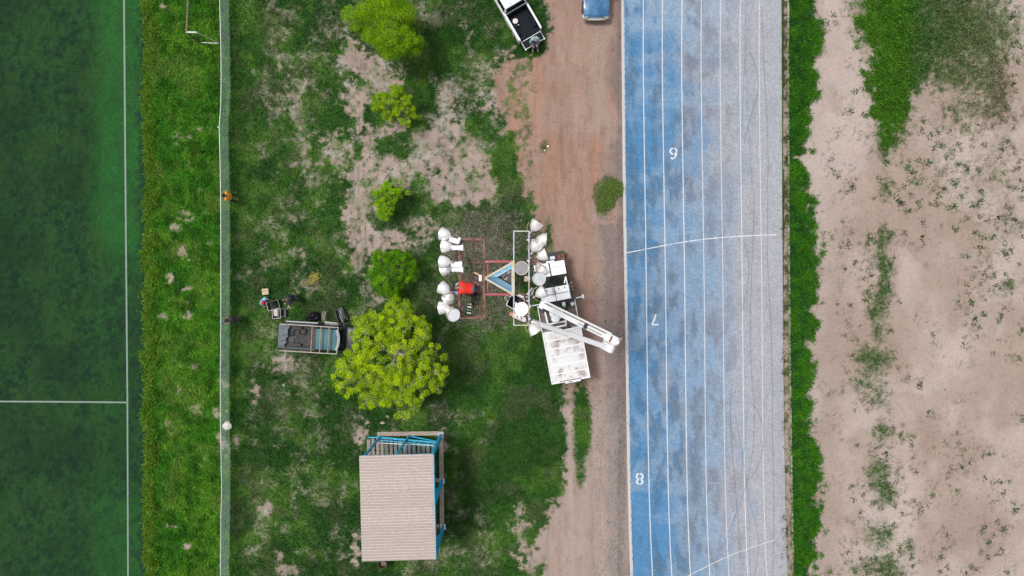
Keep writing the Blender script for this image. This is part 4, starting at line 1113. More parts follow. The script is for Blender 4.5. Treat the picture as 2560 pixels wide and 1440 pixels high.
# wide head plates on top of the mast
def head(p, q, w, m, dz=0.0, name='head_beam'):
    p, q = T(*p), T(*q); p.z += dz; q.z += dz
    return MB().beam(p, q, w, .07).build(name, m, mast, bevel=.006)
head((1213, 695), (1284, 655), .070, m_yel, .0); head((1213, 696), (1284, 737), .070, m_yel, .004); head((1283, 652), (1283, 740), .110, m_yel, .010)
head((1217, 697), (1279, 733), .045, m_sky, -.08); head((1217, 694), (1279, 659), .045, m_lilac, -.08)
# red frame between the two platforms
for z in (0, -.12):
    for (p, q) in (((1209, 654), (1279, 654)), ((1209, 736), (1279, 736)), ((1210, 648), (1210, 742))):
        p3, q3 = T(*p), T(*q); p3.z += z - .02; q3.z += z - .02
        MB().beam(p3, q3, .075, .06).build('red_frame_bar', m_red if z == 0 else m_rust, mast, bevel=.005)
for (p, q) in (((1219, 660), (1219, 731)),):
    p3, q3 = T(*p), T(*q); p3.z -= .10; q3.z -= .10
    MB().beam(p3, q3, .045, .04).build('red_frame_bar', m_red, mast)
# left platform: a cage of rusty angle with two levels
cx0, cx1, cy0, cy1 = 1148.5, 1210, 598, 795
def lev(u, v, z):
    """point of the top rail's outline, dropped to height z"""
    p = T(u, v, ZT); p.z = z; return p
for z, w in ((ZT, .075), (ZF, .065)):
    for (p, q) in (((cx0, cy0), (cx1, cy0)), ((cx0, cy1), (cx1, cy1)), ((cx0, cy0), (cx0, cy1)), ((cx1, cy0), (cx1, cy1))):
        e = (1.5 if p[0] == q[0] else 0)
        MB().beam(lev(p[0], p[1] - e, z + (.004 if e else 0)), lev(q[0], q[1] + e, z + (.004 if e else 0)), w, .06).build('cage_rail', m_rust, mast, bevel=.005)
for u in (cx0, cx1):
    for v in (cy0, 655, 735, cy1):
        MB().beam(lev(u, v, ZF), lev(u, v, ZT), .05, .05).build('cage_post', m_rust, mast)
MB().beam(lev(1181, cy0, ZF - .04), lev(1181, cy1, ZF - .04), .05, .05).build('floor_bar', m_rust, mast)
for v in (655, 695, 735, 765): MB().beam(lev(cx0, v, ZF - .07), lev(cx1, v, ZF - .07), .045, .04).build('floor_bar', m_rust, mast)
for u in (1164, 1197): MB().beam(lev(u, 690, ZF - .04), lev(u, cy1, ZF - .04), .03, .03).build('floor_bar', m_rust, mast)
# right frame: thin pale pipe
bx0, bx1, by0, by1 = 1284.5, 1322.5, 578, 813
for (p, q) in (((bx0, by0), (bx1, by0)), ((bx0, by1), (bx1, by1)), ((bx0, by0 - 1), (bx0, by1 + 1)), ((bx1, by0 - 1), (bx1, by1 + 1))):
    MB().beam(T(*p) + Vector((0, 0, .004 if p[0] == q[0] else 0)), T(*q) + Vector((0, 0, .004 if p[0] == q[0] else 0)), .042, .045).build('pipe_frame', m_lilac if p[0] == q[0] else m_yel, mast, bevel=.006)
for z in (-.55,):
    for u in (bx0, bx1): MB().beam(lev(u, by0, ZT + z), lev(u, by1, ZT + z), .03, .03).build('pipe_frame', m_rust, mast)
    for u in (bx0, bx1):
        for v in (by0, 655, 736, by1): MB().tube(lev(u, v, ZT + z), lev(u, v, ZT), .018, n=6).build('pipe_post', m_lilac, mast)
for v in (655, 736): MB().beam(T(1282, v) + Vector((0, 0, -.30)), T(bx1, v) + Vector((0, 0, -.30)), .05, .05).build('cross_arm', m_rust, mast)
for (p, q) in (((1296, 738), (1313, 744)), ((1313, 744), (1331, 720)), ((1326, 740), (1334, 728))):
    MB().beam(T(*p) + Vector((0, 0, -.2)), T(*q) + Vector((0, 0, -.2)), .05, .03).build('loose_bar', m_box_w, mast)

# lamps: spun bell reflector, lens, socket
bell = [(.045, 0), (.072, .015), (.108, .042), (.150, .088), (.188, .15), (.214, .22), (.232, .30), (.240, .355), (.250, .365), (.250, .384), (.240, .384), (.228, .36), (.205, .26)]
def lamp(mouth, neck, dz, m=m_spun, lens=m_lens_w, z=ZT, size=1.0, face=None):
    """bell whose axis runs from neck to mouth; dz tips the mouth up (+) or down (-)"""
    n_, mo = T(neck[0], neck[1], z), T(mouth[0], mouth[1], z)
    ax = (mo - n_)
    if face is None:
        ax.z = 0; ax.normalize(); ax.z = dz; ax.normalize()
    else: ax = Vector(face).normalized()
    q = ax.to_track_quat('Z', 'Y').to_matrix().to_4x4()
    mm = Matrix.Translation(n_) @ q @ Matrix.Scale(size, 4)
    o = MB().lathe(bell, n=28, m=mm).build('floodlight', m, mast, smooth=50)
    MB().lathe([(.0005, .375), (.12, .372), (.224, .366)], n=28, m=mm).build('lens', lens, o, smooth=60)
    MB().lathe([(.030, -.14), (.050, -.13), (.052, -.05), (.044, -.04), (.046, .004)], n=14, m=mm, cap0=True).build('socket', m_socket, o, smooth=50)
    yk = []
    for t in range(9):
        a_ = math.pi * t / 8; yk.append(mm @ Vector((.262 * math.cos(a_), 0, .20 - .30 * math.sin(a_) ** .6)))
    MB().path(yk, .011, n=5).build('yoke', m_socket, o, smooth=50)
    return o
lamp((1100, 583), (1127, 590), -.35); lamp((1104, 616), (1132, 616), -.35, m_spun_r, z=ZT - .05); lamp((1099, 655), (1127, 655), -.30); lamp((1104, 675), (1129, 668), -.45, z=ZT - .25)
lamp((1104, 719), (1124, 729), -.35); lamp((1117, 750), (1130, 730), -.55, z=ZT - .22, m=m_spun_r); lamp((1103, 770), (1125, 769), -.25, m_spun_r); lamp((1141, 789), (1123, 780), 1.5, z=ZT - .1, lens=mat('lens_white', (.85, .86, .87), rough=.3, coat=.5))
lamp((1343, 558), (1330, 577), .15, m_spun_r); lamp((1366, 599), (1340, 597), .10, m_spun_r, z=ZT - .3); lamp((1346, 604), (1332, 629), .25); lamp((1367, 634), (1341, 643), .10, m_spun_r, z=ZT - .15)
lamp((1303, 671), (1303, 671), 1, m_spun, m_lens, z=ZT - .40, face=(.02, .02, 1), size=1.0); lamp((1360, 672), (1345, 690), .1, m_spun_r, z=ZT - .35); lamp((1350, 697), (1337, 697), 2.2, m_spun, m_lens_w, z=ZT - .2)
lamp((1364, 725), (1340, 740), .15, m_spun_r, z=ZT - .1); lamp((1302, 769), (1306, 775), 1, m_spun_r, m_lens_w, z=ZT - .30, face=(-.10, .14, 1), size=.98); lamp((1343, 836), (1327, 810), .05, m_spun)
lamp((1356, 660), (1342, 680), .0, m_spun_r, z=ZT - .55, size=.9)
# ballast boxes
def ballast(u, v, rot, sx=.24, sy=.30, m=m_box_d, lid=True, z=ZT - .06):
    p = T(u, v, z); R = Matrix.Rotation(math.radians(rot), 3, 'Z')
    o = MB().box(p, (sx, sy, .14), R).build('ballast_box', m, mast, bevel=.012)
    if lid:
        for k, m2 in ((-.05, m_chrome), (.06, m_socket)):
            MB().box(p + R @ Vector((0, k * 1.3, .085)), (sx * .40, sy * .16, .03), R).build('terminal', m2, o)
    return o
ballast(1321.5, 596, -15); ballast(1322.5, 648.5, -25); ballast(1319, 747, 12); ballast(1322, 793, 20); ballast(1318, 697, 90, .2, .22, m_socket, True)
for (u, v, r_, sx, sy) in ((1135, 601, -18, .36, .19), (1143, 619.5, 0, .40, .17), (1140, 661, 0, .36, .20), (1143, 674, 0, .40, .16)):
    MB().box(T(u, v, ZT + .02), (sx, sy, .05), Matrix.Rotation(math.radians(r_), 3, 'Z')).build('mounting_plate', m_box_w, mast, bevel=.012)
    MB().box(T(u + 12, v, ZT + .06), (.10, sy + .04, .05), Matrix.Rotation(math.radians(r_), 3, 'Z')).build('mounting_clamp', m_box_w, mast, bevel=.012)
MB().box(T(1201, 695, ZT - .1), (.11, .24, .10)).build('junction_box', mat('cream_box', (.72, .69, .60), rough=.6), mast, bevel=.01)
MB().beam(T(1185, 681, ZT - .15), T(1199, 688, ZT - .15), .05, .03).build('wooden_stick', mat('bare_wood', (.55, .42, .25), rough=.8), mast)
o = MB().box(T(1172, 771, ZF + .12), (.22, .46, .16), Matrix.Rotation(math.radians(-6), 3, 'Z')).build('spare_ballast', mat('dark_green_box', (.03, .05, .04), rough=.5), mast, bevel=.01)
for k in range(4): MB().box(T(1172, 771, ZF + .22) + Vector((.01 * k, -.17 + k * .11, 0)), (.15, .045, .03), Matrix.Rotation(math.radians(-6), 3, 'Z')).build('coil', mat('coil_green', (.30, .42, .28), rough=.5) if k % 2 else m_chrome, o)
MB().box(T(1154, 771, ZT - .05), (.15, .22, .06)).build('lamp_bracket', m_box_d, mast, bevel=.01)
rc = random.Random(8)
for k in range(9):                                          # tangled black cable on the platform
    c0 = T(1189 + rc.uniform(-5, 5), 746 + rc.uniform(-7, 7), ZF + .05)
    pts = [c0 + Vector((.13 * math.cos(t * .9 + k) * rc.uniform(.5, 1.2), .16 * math.sin(t * .9 + k) * rc.uniform(.5, 1.2), .02 * k)) for t in range(8)]
    MB().path(pts, .013, n=5).build('cable', m_black, mast, smooth=60)
for (a, b) in (((1160, 612), (1185, 700)), ((1165, 645), (1196, 676)), ((1195, 690), (1200, 716)), ((1188, 740), (1178, 768))):
    p, q = T(*a, ZF + .05), T(*b, ZF + .05)
    MB().path([p.lerp(q, t / 6) + Vector((.05 * math.sin(t * 2.1), .04 * math.cos(t * 1.7), -.1 * math.sin(math.pi * t / 6))) for t in range(7)], .010, n=5).build('cable', m_black, mast, smooth=60)
MB().path([T(1217, 693, ZT - .4), T(1220, 693, ZT - 3), T(1222, 693, ZT - 10), legp(A_, .3) + Vector((.14, 0, 0))], .028, n=6).build('riser_cable', m_black, mast, smooth=60)
base_c = legp(ctr, 0)
MB().box((0, 0, .02), (.72, .72, .24)).build('plinth', mat('dark_concrete', (.17, .15, .14), rough=.9, col2=(.28, .26, .25), scale=5), mast, bevel=.03)
for k in range(12):
    MB().blob((rc.uniform(-.3, .45), rc.uniform(-.35, .35), .17), (rc.uniform(.05, .12), rc.uniform(.05, .1), .05), k, .3, seg=7, rings=4).build('rubble', m_stone_w if k % 3 == 0 else m_litter, mast)
tag(mast, 'tall triangular floodlight mast with red, rusty and pale blue frames and bell lamps', 'light mast')
# ------------------------------------------------------------------ vehicles
m_wpaint = mat('white_car_paint', (.86, .87, .88), rough=.25, coat=.6)
m_glass = mat('dark_car_glass', (.012, .014, .016), rough=.06, spec=.8)
m_liner = mat('black_bed_liner', (.010, .013, .018), rough=.6, fine=.3, fscale=12, spec=.12)
m_tyre = mat('tyre', (.02, .02, .02), rough=.85)
m_rim = mat('wheel_rim', (.45, .45, .46), rough=.35, metal=.8)
m_lampc = mat('headlight_glass', (.42, .38, .30), rough=.25, coat=.3)
m_taill = mat('tail_light', (.35, .02, .02), rough=.2, coat=.8)
m_plast = mat('black_plastic', (.03, .03, .032), rough=.6)

def wheel(parent, x, y, r=.36, w=.24, m_r=None):
    s = 1 if y > 0 else -1
    mm = Matrix.Translation((x, y, r)) @ Matrix.Rotation(math.radians(90), 4, 'X')
    o = MB().lathe([(r * .62, -w / 2), (r * .93, -w / 2), (r, -w / 2 + .04), (r, w / 2 - .04), (r * .93, w / 2), (r * .62, w / 2)], n=26, m=mm).build('tyre', m_tyre, parent, smooth=40)
    MB().lathe([(.001, -s * w * .30), (r * .2, -s * w * .32), (r * .5, -s * w * .22), (r * .63, -s * w * .44)], n=20, m=mm).build('rim', m_r or m_rim, o, smooth=40)
    return o

def ring(x, hw, zb, zt, crown=.03, sh=.07):
    """cross-section of a car body, across y"""
    return [Vector((x, y, z)) for y, z in ((-hw * .90, zb), (-hw, zb + .14), (-hw, zt - .26), (-hw * .985, zt - sh * 1.4), (-hw * .94, zt - sh * .35), (-hw * .80, zt), (-hw * .4, zt + crown * .8), (0, zt + crown),
                                           (hw * .4, zt + crown * .8), (hw * .80, zt), (hw * .94, zt - sh * .35), (hw * .985, zt - sh * 1.4), (hw, zt - .26), (hw, zb + .14), (hw * .90, zb))]

def pickup(name, label, loc, heading, W, bed, cab, ws, hood, m_body, m_roof, m_bed, zbed=.98, zroof=1.62, zfloor=.60, tailgate='closed', m_bump=None, glass=None, round_f=1.0, door_open=False, m_hood=None, noliner=False):
    """origin at the tail end of the bed, x forward"""
    root = empty(name, loc, heading)
    gl = glass or m_glass; hw = W / 2; xb = bed + .05
    xr1 = xb + cab; xw = xr1 + ws; xe = xw + hood
    zh = zbed + .02
    # front body: doors, wings, bonnet
    rings_ = [ring(xb, hw, .38, zbed), ring(xb + .3, hw, .36, zbed), ring(xr1, hw, .36, zbed), ring(xw, hw, .36, zh, .03), ring(xw + hood * .55, hw * .985, .36, zh - .03, .05), ring(xw + hood * .85, hw * .95, .38, zh - .09, .05),
              ring(xe - .07, hw * (.95 - .05 * round_f), .42, zh - .15, .04), ring(xe, hw * (.90 - .10 * round_f), .46, zh - .27, .03, .05)]
    MB().loft(rings_).build('body', m_body, root, smooth=35)
    # bonnet panel with its shut lines
    def hz(x): return float(np.interp(x, [xw, xw + hood * .55, xw + hood * .85, xe - .07], [zh + .030, zh + .02, zh - .04, zh - .11]))
    nb = MB(); rows = 7; cols_ = 9; vs = []
    for i in range(rows):
        x = xw + .06 + (hood - .20) * i / (rows - 1); wd = hw * np.interp(i, [0, rows - 1], [.86, .72])
        for j in range(cols_):
            f = -1 + 2 * j / (cols_ - 1)
            vs.append((x + (.05 * (1 - f * f) if i == rows - 1 else 0), f * wd, hz(x) - .03 * f * f + .012 - (.012 if abs(f) == 1 or i in (0, rows - 1) else 0)))
    nb.add(vs, [(i * cols_ + j, (i + 1) * cols_ + j, (i + 1) * cols_ + j + 1, i * cols_ + j + 1) for i in range(rows - 1) for j in range(cols_ - 1)])
    nb.build('bonnet', m_hood or m_body, root, smooth=30)
    # cab
    bw, tw = hw * .94, hw * .80
    base = [(xb + .02, zbed - .02), (xw - .02, zh - .01)]
    xt0, xt1 = xb + .10, xr1
    vs = [(xb + .02, -bw, zbed - .05), (xw, -bw, zh - .05), (xw, bw, zh - .05), (xb + .02, bw, zbed - .05), (xt0, -tw, zroof), (xt1, -tw, zroof), (xt1, tw, zroof), (xt0, tw, zroof)]
    MB().add(vs, [(0, 1, 5, 4), (1, 2, 6, 5), (2, 3, 7, 6), (3, 0, 4, 7), (4, 5, 6, 7)]).build('cab', m_body, root, bevel=.05)
    # roof skin, slightly domed
    vs = []; n1_, n2_ = 7, 9
    for i in range(n1_):
        for j in range(n2_):
            f, g = -1 + 2 * i / (n1_ - 1), -1 + 2 * j / (n2_ - 1)
            vs.append((xt0 + .03 + (xt1 - xt0 - .04) * (f + 1) / 2, g * (tw - .03), zroof + .004 + .035 * (1 - f ** 4) * (1 - g ** 4)))
    MB().add(vs, [(i * n2_ + j, (i + 1) * n2_ + j, (i + 1) * n2_ + j + 1, i * n2_ + j + 1) for i in range(n1_ - 1) for j in range(n2_ - 1)]).build('roof', m_roof, root, smooth=40)
    V8 = [Vector(v) for v in vs[:0]] ; Q = [Vector(v) for v in [(xb + .02, -bw, zbed - .05), (xw, -bw, zh - .05), (xw, bw, zh - .05), (xb + .02, bw, zbed - .05), (xt0, -tw, zroof), (xt1, -tw, zroof), (xt1, tw, zroof), (xt0, tw, zroof)]]
    def pane(nm, a, b, c, d, u0, u1, v0, v1, off):
        """pane set 8 mm proud inside the quad a-b (bottom) d-c (top)"""
        f = lambda s, t: a.lerp(b, s).lerp(d.lerp(c, s), t)
        nr = (b - a).cross(d - a).normalized() * off
        pts = [f(u0, v0) + nr, f(u1, v0) + nr, f(u1, v1) + nr, f(u0, v1) + nr]
        MB().add(pts + [p - nr * .9 for p in pts], [(0, 1, 2, 3), (0, 4, 5, 1), (1, 5, 6, 2), (2, 6, 7, 3), (3, 7, 4, 0)]).build(nm, gl, root)
    pane('windscreen', Q[1], Q[2], Q[6], Q[5], .05, .95, .08, .94, .008)
    pane('rear_window', Q[3], Q[0], Q[4], Q[7], .05, .95, .16, .95, .008)
    for a, b, c, d in ((Q[0], Q[1], Q[5], Q[4]), (Q[2], Q[3], Q[7], Q[6])):
        if a is Q[0]:
            spans = ((.06, .44), (.49, .80)) if cab > 1.5 else ((.12, .76),)
        else:
            spans = ((.20, .51), (.56, .94)) if cab > 1.5 else ((.24, .88),)
        for s0, s1 in spans: pane('side_window', a, b, c, d, s0, s1, .22, .90, .008)
    # bed
    if not noliner:
        for s in (-1, 1):
            prof = [(s * hw, .40), (s * hw, zbed - .05), (s * (hw - .02), zbed), (s * (hw - .13), zbed), (s * (hw - .14), zbed - .04), (s * (hw - .17), zfloor), (s * (hw - .12), .40)]
            rr = []
            for x, k in ((.0, .94), (.06, .985), (.25, 1), (bed, 1)):
                rr.append([Vector((x, y * k if abs(y) > hw - .05 else y, z)) for y, z in prof])
            MB().loft(rr).build('bed_side', m_body, root, smooth=35)
            MB().box((bed / 2, s * (hw - .165), zbed - .17), (bed - .02, .035, .34)).build('bed_liner_side', m_bed, root, bevel=.008)
            MB().box((bed * .42, s * (hw - .26), zfloor + .10), (.75, .20, .20)).build('wheel_arch', m_bed, root, bevel=.04)
        fl = MB().box((bed / 2, 0, zfloor - .02), (bed, W - .30, .05)).build('bed_floor', m_bed, root)
        for k in range(11): MB().box((bed / 2, -(hw - .30) + k * (W - .60) / 10, zfloor + .012), (bed - .06, .045, .018)).build('floor_rib', m_bed, fl)
        MB().box((bed - .02, 0, (zbed + zfloor) / 2), (.05, W - .28, zbed - zfloor)).build('bed_bulkhead', m_bed, root)
    gh = .52
    if tailgate == 'open':
        tg = MB().box((-gh / 2 - .03, 0, zfloor + .0), (gh, W - .34, .05)).build('tailgate', m_bed, root, bevel=.01)
        for s in (-1, 1): MB().box((-gh / 2 - .03, s * (W / 2 - .155), zfloor + .004), (gh + .03, .035, .065)).build('edge', m_body, tg, bevel=.01)
        MB().box((-.045, 0, zfloor + .018), (.035, W - .36, .03)).build('edge', m_body, tg, bevel=.006)
        MB().box((-gh - .035, 0, zfloor + .004), (.03, W - .34, .06)).build('edge', m_body, tg, bevel=.01)
        for s in (-1, 1):
            MB().box((-gh - .045, s * (W / 2 - .165), zfloor + .01), (.10, .075, .07), Matrix.Rotation(s * .5, 3, 'Z')).build('corner', m_body, tg, bevel=.015)
            MB().tube((.02, s * (hw - .17), zbed - .08), (-gh * .8, s * (hw - .19), zfloor + .04), .008, n=5).build('stay_cable', m_plast, tg)
    elif tailgate == 'closed':
        MB().box((.0, 0, (zbed + zfloor) / 2 - .03), (.07, W - .16, zbed - zfloor + .10)).build('tailgate', m_body, root, bevel=.02)
    for s in (-1, 1):
        MB().box((.05, s * (hw - .055), zbed - .26), (.10, .085, .30)).build('tail_light', m_taill, root, bevel=.02)
        MB().box((xe - .09, s * hw * .70, zh - .24), (.20, .30, .13), Matrix.Rotation(-s * .35, 3, 'Z')).build('headlight', m_lampc, root, bevel=.04)
        MB().box((xr1 + ws * .55, s * (hw + .11), zbed + .10), (.10, .20, .15), Matrix.Rotation(s * .2, 3, 'Z')).build('side_mirror', m_body, root, bevel=.03)
        MB().box((xb + cab * .95, s * (hw + .012), zbed - .20), (.16, .03, .035)).build('door_handle', m_plast, root, bevel=.008)
        for x in (bed * .42, xe - hood * .62): wheel(root, x, s * (hw - .11))
    rr = []
    for k in range(13):
        f = -1 + k / 6; y = f * hw * .99; x = xe + .06 - .13 * abs(f) ** 3
        rr.append([Vector((x - .16, y, .46)), Vector((x + .02, y, .48)), Vector((x + .04, y, .56)), Vector((x + .02, y, .66)), Vector((x - .16, y, .70))])
    MB().loft(rr).build('front_bumper', m_bump or m_body, root, smooth=40)
    MB().box((xe - .005, 0, zh - .30), (.05, W * .46, .13)).build('grille', m_bump or m_plast, root, bevel=.015)
    MB().box((-.10, 0, .50), (.16, W - .2, .14)).build('rear_bumper', m_bump or m_plast, root, bevel=.02)
    MB().box((xe * .48, 0, .36), (xe * .85, W * .55, .16)).build('chassis', m_plast, root)
    tag(root, label, 'pickup')
    return root

# white pickup with its tailgate down
hd = math.atan2(.863, -.505)
p = P(1326.5, 86, .95)
white = pickup('white_pickup', 'white double cab pickup with black bed liner and lowered tailgate', (p.x, p.y, 0), hd, 1.66, 1.72, 1.75, .62, 1.25, m_wpaint, m_wpaint, m_liner, tailgate='open')
MB().box((2.0, .25, 1.668), (.07, .05, .03)).build('roof_antenna', m_plast, white, bevel=.01)
# bucket in the bed
def in_frame(root, x, y, z):
    return root.matrix_basis @ Vector((x, y, z))
bk = empty('paint_bucket', in_frame(white, 1.17, .40, .625))
MB().lathe([(.13, 0), (.155, .32), (.162, .325), (.162, .35), (.15, .352)], n=22, cap0=True).build('pail', mat('pail_white', (.78, .77, .74), rough=.5), bk, smooth=40)
MB().lathe([(.001, .358), (.10, .358), (.125, .350), (.158, .353), (.160, .34)], n=22).build('lid', mat('pail_lid', (.70, .68, .64), rough=.5, col2=(.6, .57, .52), scale=12), bk, smooth=40)
MB().path([(.16 * math.cos(t), .02 + .05 * math.sin(t * 2), .30 - .10 * math.sin(t)) for t in np.linspace(0, math.pi, 9)], .005, n=5).build('handle', m_chrome, bk)
tag(bk, 'white plastic pail with lid standing in the white pickup bed', 'bucket')
jk = empty('tool_case', in_frame(white, .98, .36, .625), .4)
MB().box((0, 0, .07), (.26, .16, .14)).build('case', m_plast, jk, bevel=.02)
MB().box((.05, -.05, .15), (.07, .06, .03)).build('latch', m_box_w, jk, bevel=.005)
MB().tube((-.08, 0, .16), (.08, 0, .16), .012, n=6).build('handle', m_plast, jk)
tag(jk, 'small black case behind the white pail in the white pickup', 'case')

# blue pickup, its front towards the camera side of the road
m_bpaint = mat('blue_car_paint', (.030, .125, .270), rough=.25, coat=.35, col2=(.09, .22, .38), scale=2.2, spec=.4)
p = P(1489.5, 50, .55)
Lb = 1.75 + .05 + 1.0 + .55 + 1.30
blue = pickup('blue_pickup', 'older blue pickup with pale chrome bumper parked by the track kerb', (p.x, p.y + Lb + .05, 0), math.radians(-90), 1.66, 1.75, 1.0, .55, 1.30, m_bpaint, m_bpaint, m_liner, m_bump=mat('pale_chrome', (.62, .62, .58), rough=.3, metal=.5), round_f=.45)

# old teal pickup with a pipe rack over bed and cab
m_teal = mat('faded_teal_paint', (.040, .140, .165), rough=.6, col2=(.065, .185, .20), scale=1.6, fine=.1)
m_oldgrey = mat('old_grey_sheet', (.16, .175, .19), rough=.6, metal=.3, col2=(.10, .105, .115), scale=3)
m_bedfloor = mat('worn_bed_floor', (.085, .075, .068), rough=.85, col2=(.045, .045, .05), scale=3, fine=.2, fscale=12)
a_t = math.radians(-3.5)
p = P(699, 838.5, .9)
teal = pickup('old_teal_pickup', 'old teal pickup with pipe rack and load of dark sheets under the broad tree', (p.x, p.y, 0), a_t, 1.60, 2.25, 1.42, .45, 1.05, mat('dark_teal_body', (.016, .034, .036), rough=.5, col2=(.03, .05, .05), scale=3), m_teal, m_bedfloor, zbed=.95, zroof=1.68, zfloor=.62, tailgate='none', m_bump=m_oldgrey, m_hood=mat('hood_dark', (.02, .03, .033), rough=.3))
for k in range(6): MB().box((3.0, -.50 + k * .2, 1.72), (1.25, .03, .014)).build('roof_groove', m_teal, teal, bevel=.004)
MB().loft([[Vector((3.62 + .13 * (1 - (y / .62) ** 2) + dx, y, 1.70 + dz)) for dx, dz in ((0, 0), (.16, -.05), (.16, -.03), (0, .03))] for y in np.linspace(-.62, .62, 11)]).build('sun_visor', mat('visor_white', (.42, .46, .52), rough=.5), teal, smooth=40)
m_rackw = mat('rack_pale_paint', (.44, .41, .36), rough=.6, col2=(.30, .24, .18), scale=5)
m_rackr = mat('rack_rusty', (.26, .15, .11), rough=.8, col2=(.36, .28, .24), scale=6)
ZR = 1.97; rx0, rx1, ry_ = .36, 3.86, .80
for s in (-1, 1):
    MB().beam((rx0, s * ry_, ZR), (rx1, s * ry_, ZR), .055, .055).build('rack_rail', m_rackw, teal, bevel=.006)
    for x in (rx0 + .03, 1.35, 2.15): MB().beam((x, s * ry_, .90), (x, s * ry_, ZR), .05, .05).build('rack_post', m_rackw, teal)
    for z in (1.25, 1.60): MB().box((1.25, s * (ry_ + .002), z), (1.85, .025, .14)).build('side_board', mat('side_board_brown', (.115, .075, .055), rough=.85, col2=(.17, .13, .11), scale=5) if s < 0 else m_oldgrey, teal)
for x, m_ in ((2.28, m_rackr), (2.80, m_rackr), (3.30, m_rackr), (rx1 - .02, m_rackw)): MB().beam((x, -ry_ + .03, ZR + .004), (x, ry_ - .03, ZR + .004), .055, .05).build('rack_bar', m_, teal)
# sheets lying across the tail of the bed, with a ragged edge
rs_ = random.Random(4)
def ragged(x0, x1, y0, y1, z, tilt, m, nm):
    n = 9; top = []; bot = []
    for i in range(n):
        y = y0 + (y1 - y0) * i / (n - 1); xx = x1 + (.28 * (i / (n - 1) - .5) if i % 3 else -.05) + rs_.uniform(-.06, .06)
        top.append((x0 + rs_.uniform(-.01, .01), y, z + rs_.uniform(-.01, .01))); bot.append((xx, y, z + tilt + rs_.uniform(-.03, .03)))
    vs = top + bot + [(a, b, c - .012) for a, b, c in top + bot]
    fs = [(i, n + i, n + i + 1, i + 1) for i in range(n - 1)] + [(2 * n + i, 2 * n + i + 1, 3 * n + i + 1, 3 * n + i) for i in range(n - 1)] + [(n + i, 3 * n + i, 3 * n + i + 1, n + i + 1) for i in range(n - 1)] + [(i, i + 1, 2 * n + i + 1, 2 * n + i) for i in range(n - 1)]
    return MB().add(vs, fs)
def load(mb, nm, m, label, cat, grp=None):
    o = mb.build(nm, m, None)
    o.location = teal.location; o.rotation_euler = teal.rotation_euler
    return tag(o, label, cat, grp)
load(ragged(-.04, .52, -.74, .76, 1.00, .02, None, ''), 'metal_sheet', mat('blue_grey_sheet', (.115, .135, .160), rough=.6, metal=.1, col2=(.075, .085, .10), scale=4), 'pale blue grey metal sheet with torn edge on the tail of the old pickup', 'sheet')
load(ragged(.30, .86, -.70, -.03, .88, -.16, None, ''), 'metal_sheet', mat('mid_grey_sheet', (.105, .11, .115), rough=.6, metal=.1, col2=(.10, .10, .105), scale=4), 'grey crumpled sheet lying in the old pickup bed, farther from the black bags', 'sheet')
load(ragged(.34, .90, .02, .66, .86, -.14, None, ''), 'metal_sheet', mat('dark_grey_sheet', (.085, .09, .10), rough=.5, metal=.4, col2=(.05, .05, .055), scale=4), 'darker crumpled sheet lying in the old pickup bed, closer to the black bags', 'sheet')
load(MB().path([(1.35 + .22 * math.cos(t) * (1 + .1 * math.sin(3 * t)), .30 + .20 * math.sin(t), .66 + .008 * t) for t in np.linspace(0, 14, 50)], .016, n=5), 'coiled_hose', m_black, 'black hose coiled on the old pickup bed floor', 'hose')
load(MB().box((2.16, 0, .80), (.16, 1.2, .34)), 'timber_beam', mat('reddish_timber', (.12, .075, .065), rough=.85, col2=(.08, .055, .05), scale=5), 'brown timber beam lying across the old pickup bed behind the cab', 'timber')
# open driver's door and a loose pale rail
dr = MB().box((3.55, 1.30, .92), (.07, 1.0, .62), Matrix.Rotation(math.radians(18), 3, 'Z')).build('open_door', MATS['dark_teal_body'], teal, bevel=.03)
MB().beam((2.75, 1.0, 1.02), (3.75, .96, 1.02), .10, .06).build('step_rail', m_rackw, teal, bevel=.01)
MB().box((3.25, .88, .80), (1.0, .14, .30)).build('side_panel', m_oldgrey, teal, bevel=.02)
MB().box((1.35, .90, .90), (2.0, .09, .10)).build('side_rail', mat('pale_steel_rail', (.30, .33, .34), rough=.5, metal=.3), teal, bevel=.02)

# ------------------------------------------------------------------ bucket truck
m_twhite = mat('white_truck_paint', (.87, .88, .89), rough=.45, fine=.05)
m_tdirty = mat('white_steel_rust_stains', (.70, .69, .68), rough=.6, col2=(.24, .15, .115), scale=1.5, detail=9, lo=.49, hi=.68, fine=.12)
m_tgrey = mat('truck_dark_frame', (.035, .036, .04), rough=.6)
m_deck = mat('deck_brown_dust', (.19, .145, .125), rough=.85, col2=(.09, .08, .08), scale=3)
m_rgrid = mat('rust_red_panel', (.24, .075, .030), rough=.7, col2=(.14, .05, .03), scale=9)
hdt = math.radians(100.5)
p = P(1427.5, 951.5, 2.1)
bt = empty('bucket_truck', (p.x, p.y, 0), hdt)
TZ = 2.1; TW = 2.36
def TL(u, v, z):
    q = P(u, v, z) - Vector(bt.location); q.z = z
    return Matrix.Rotation(-hdt, 3, 'Z') @ q
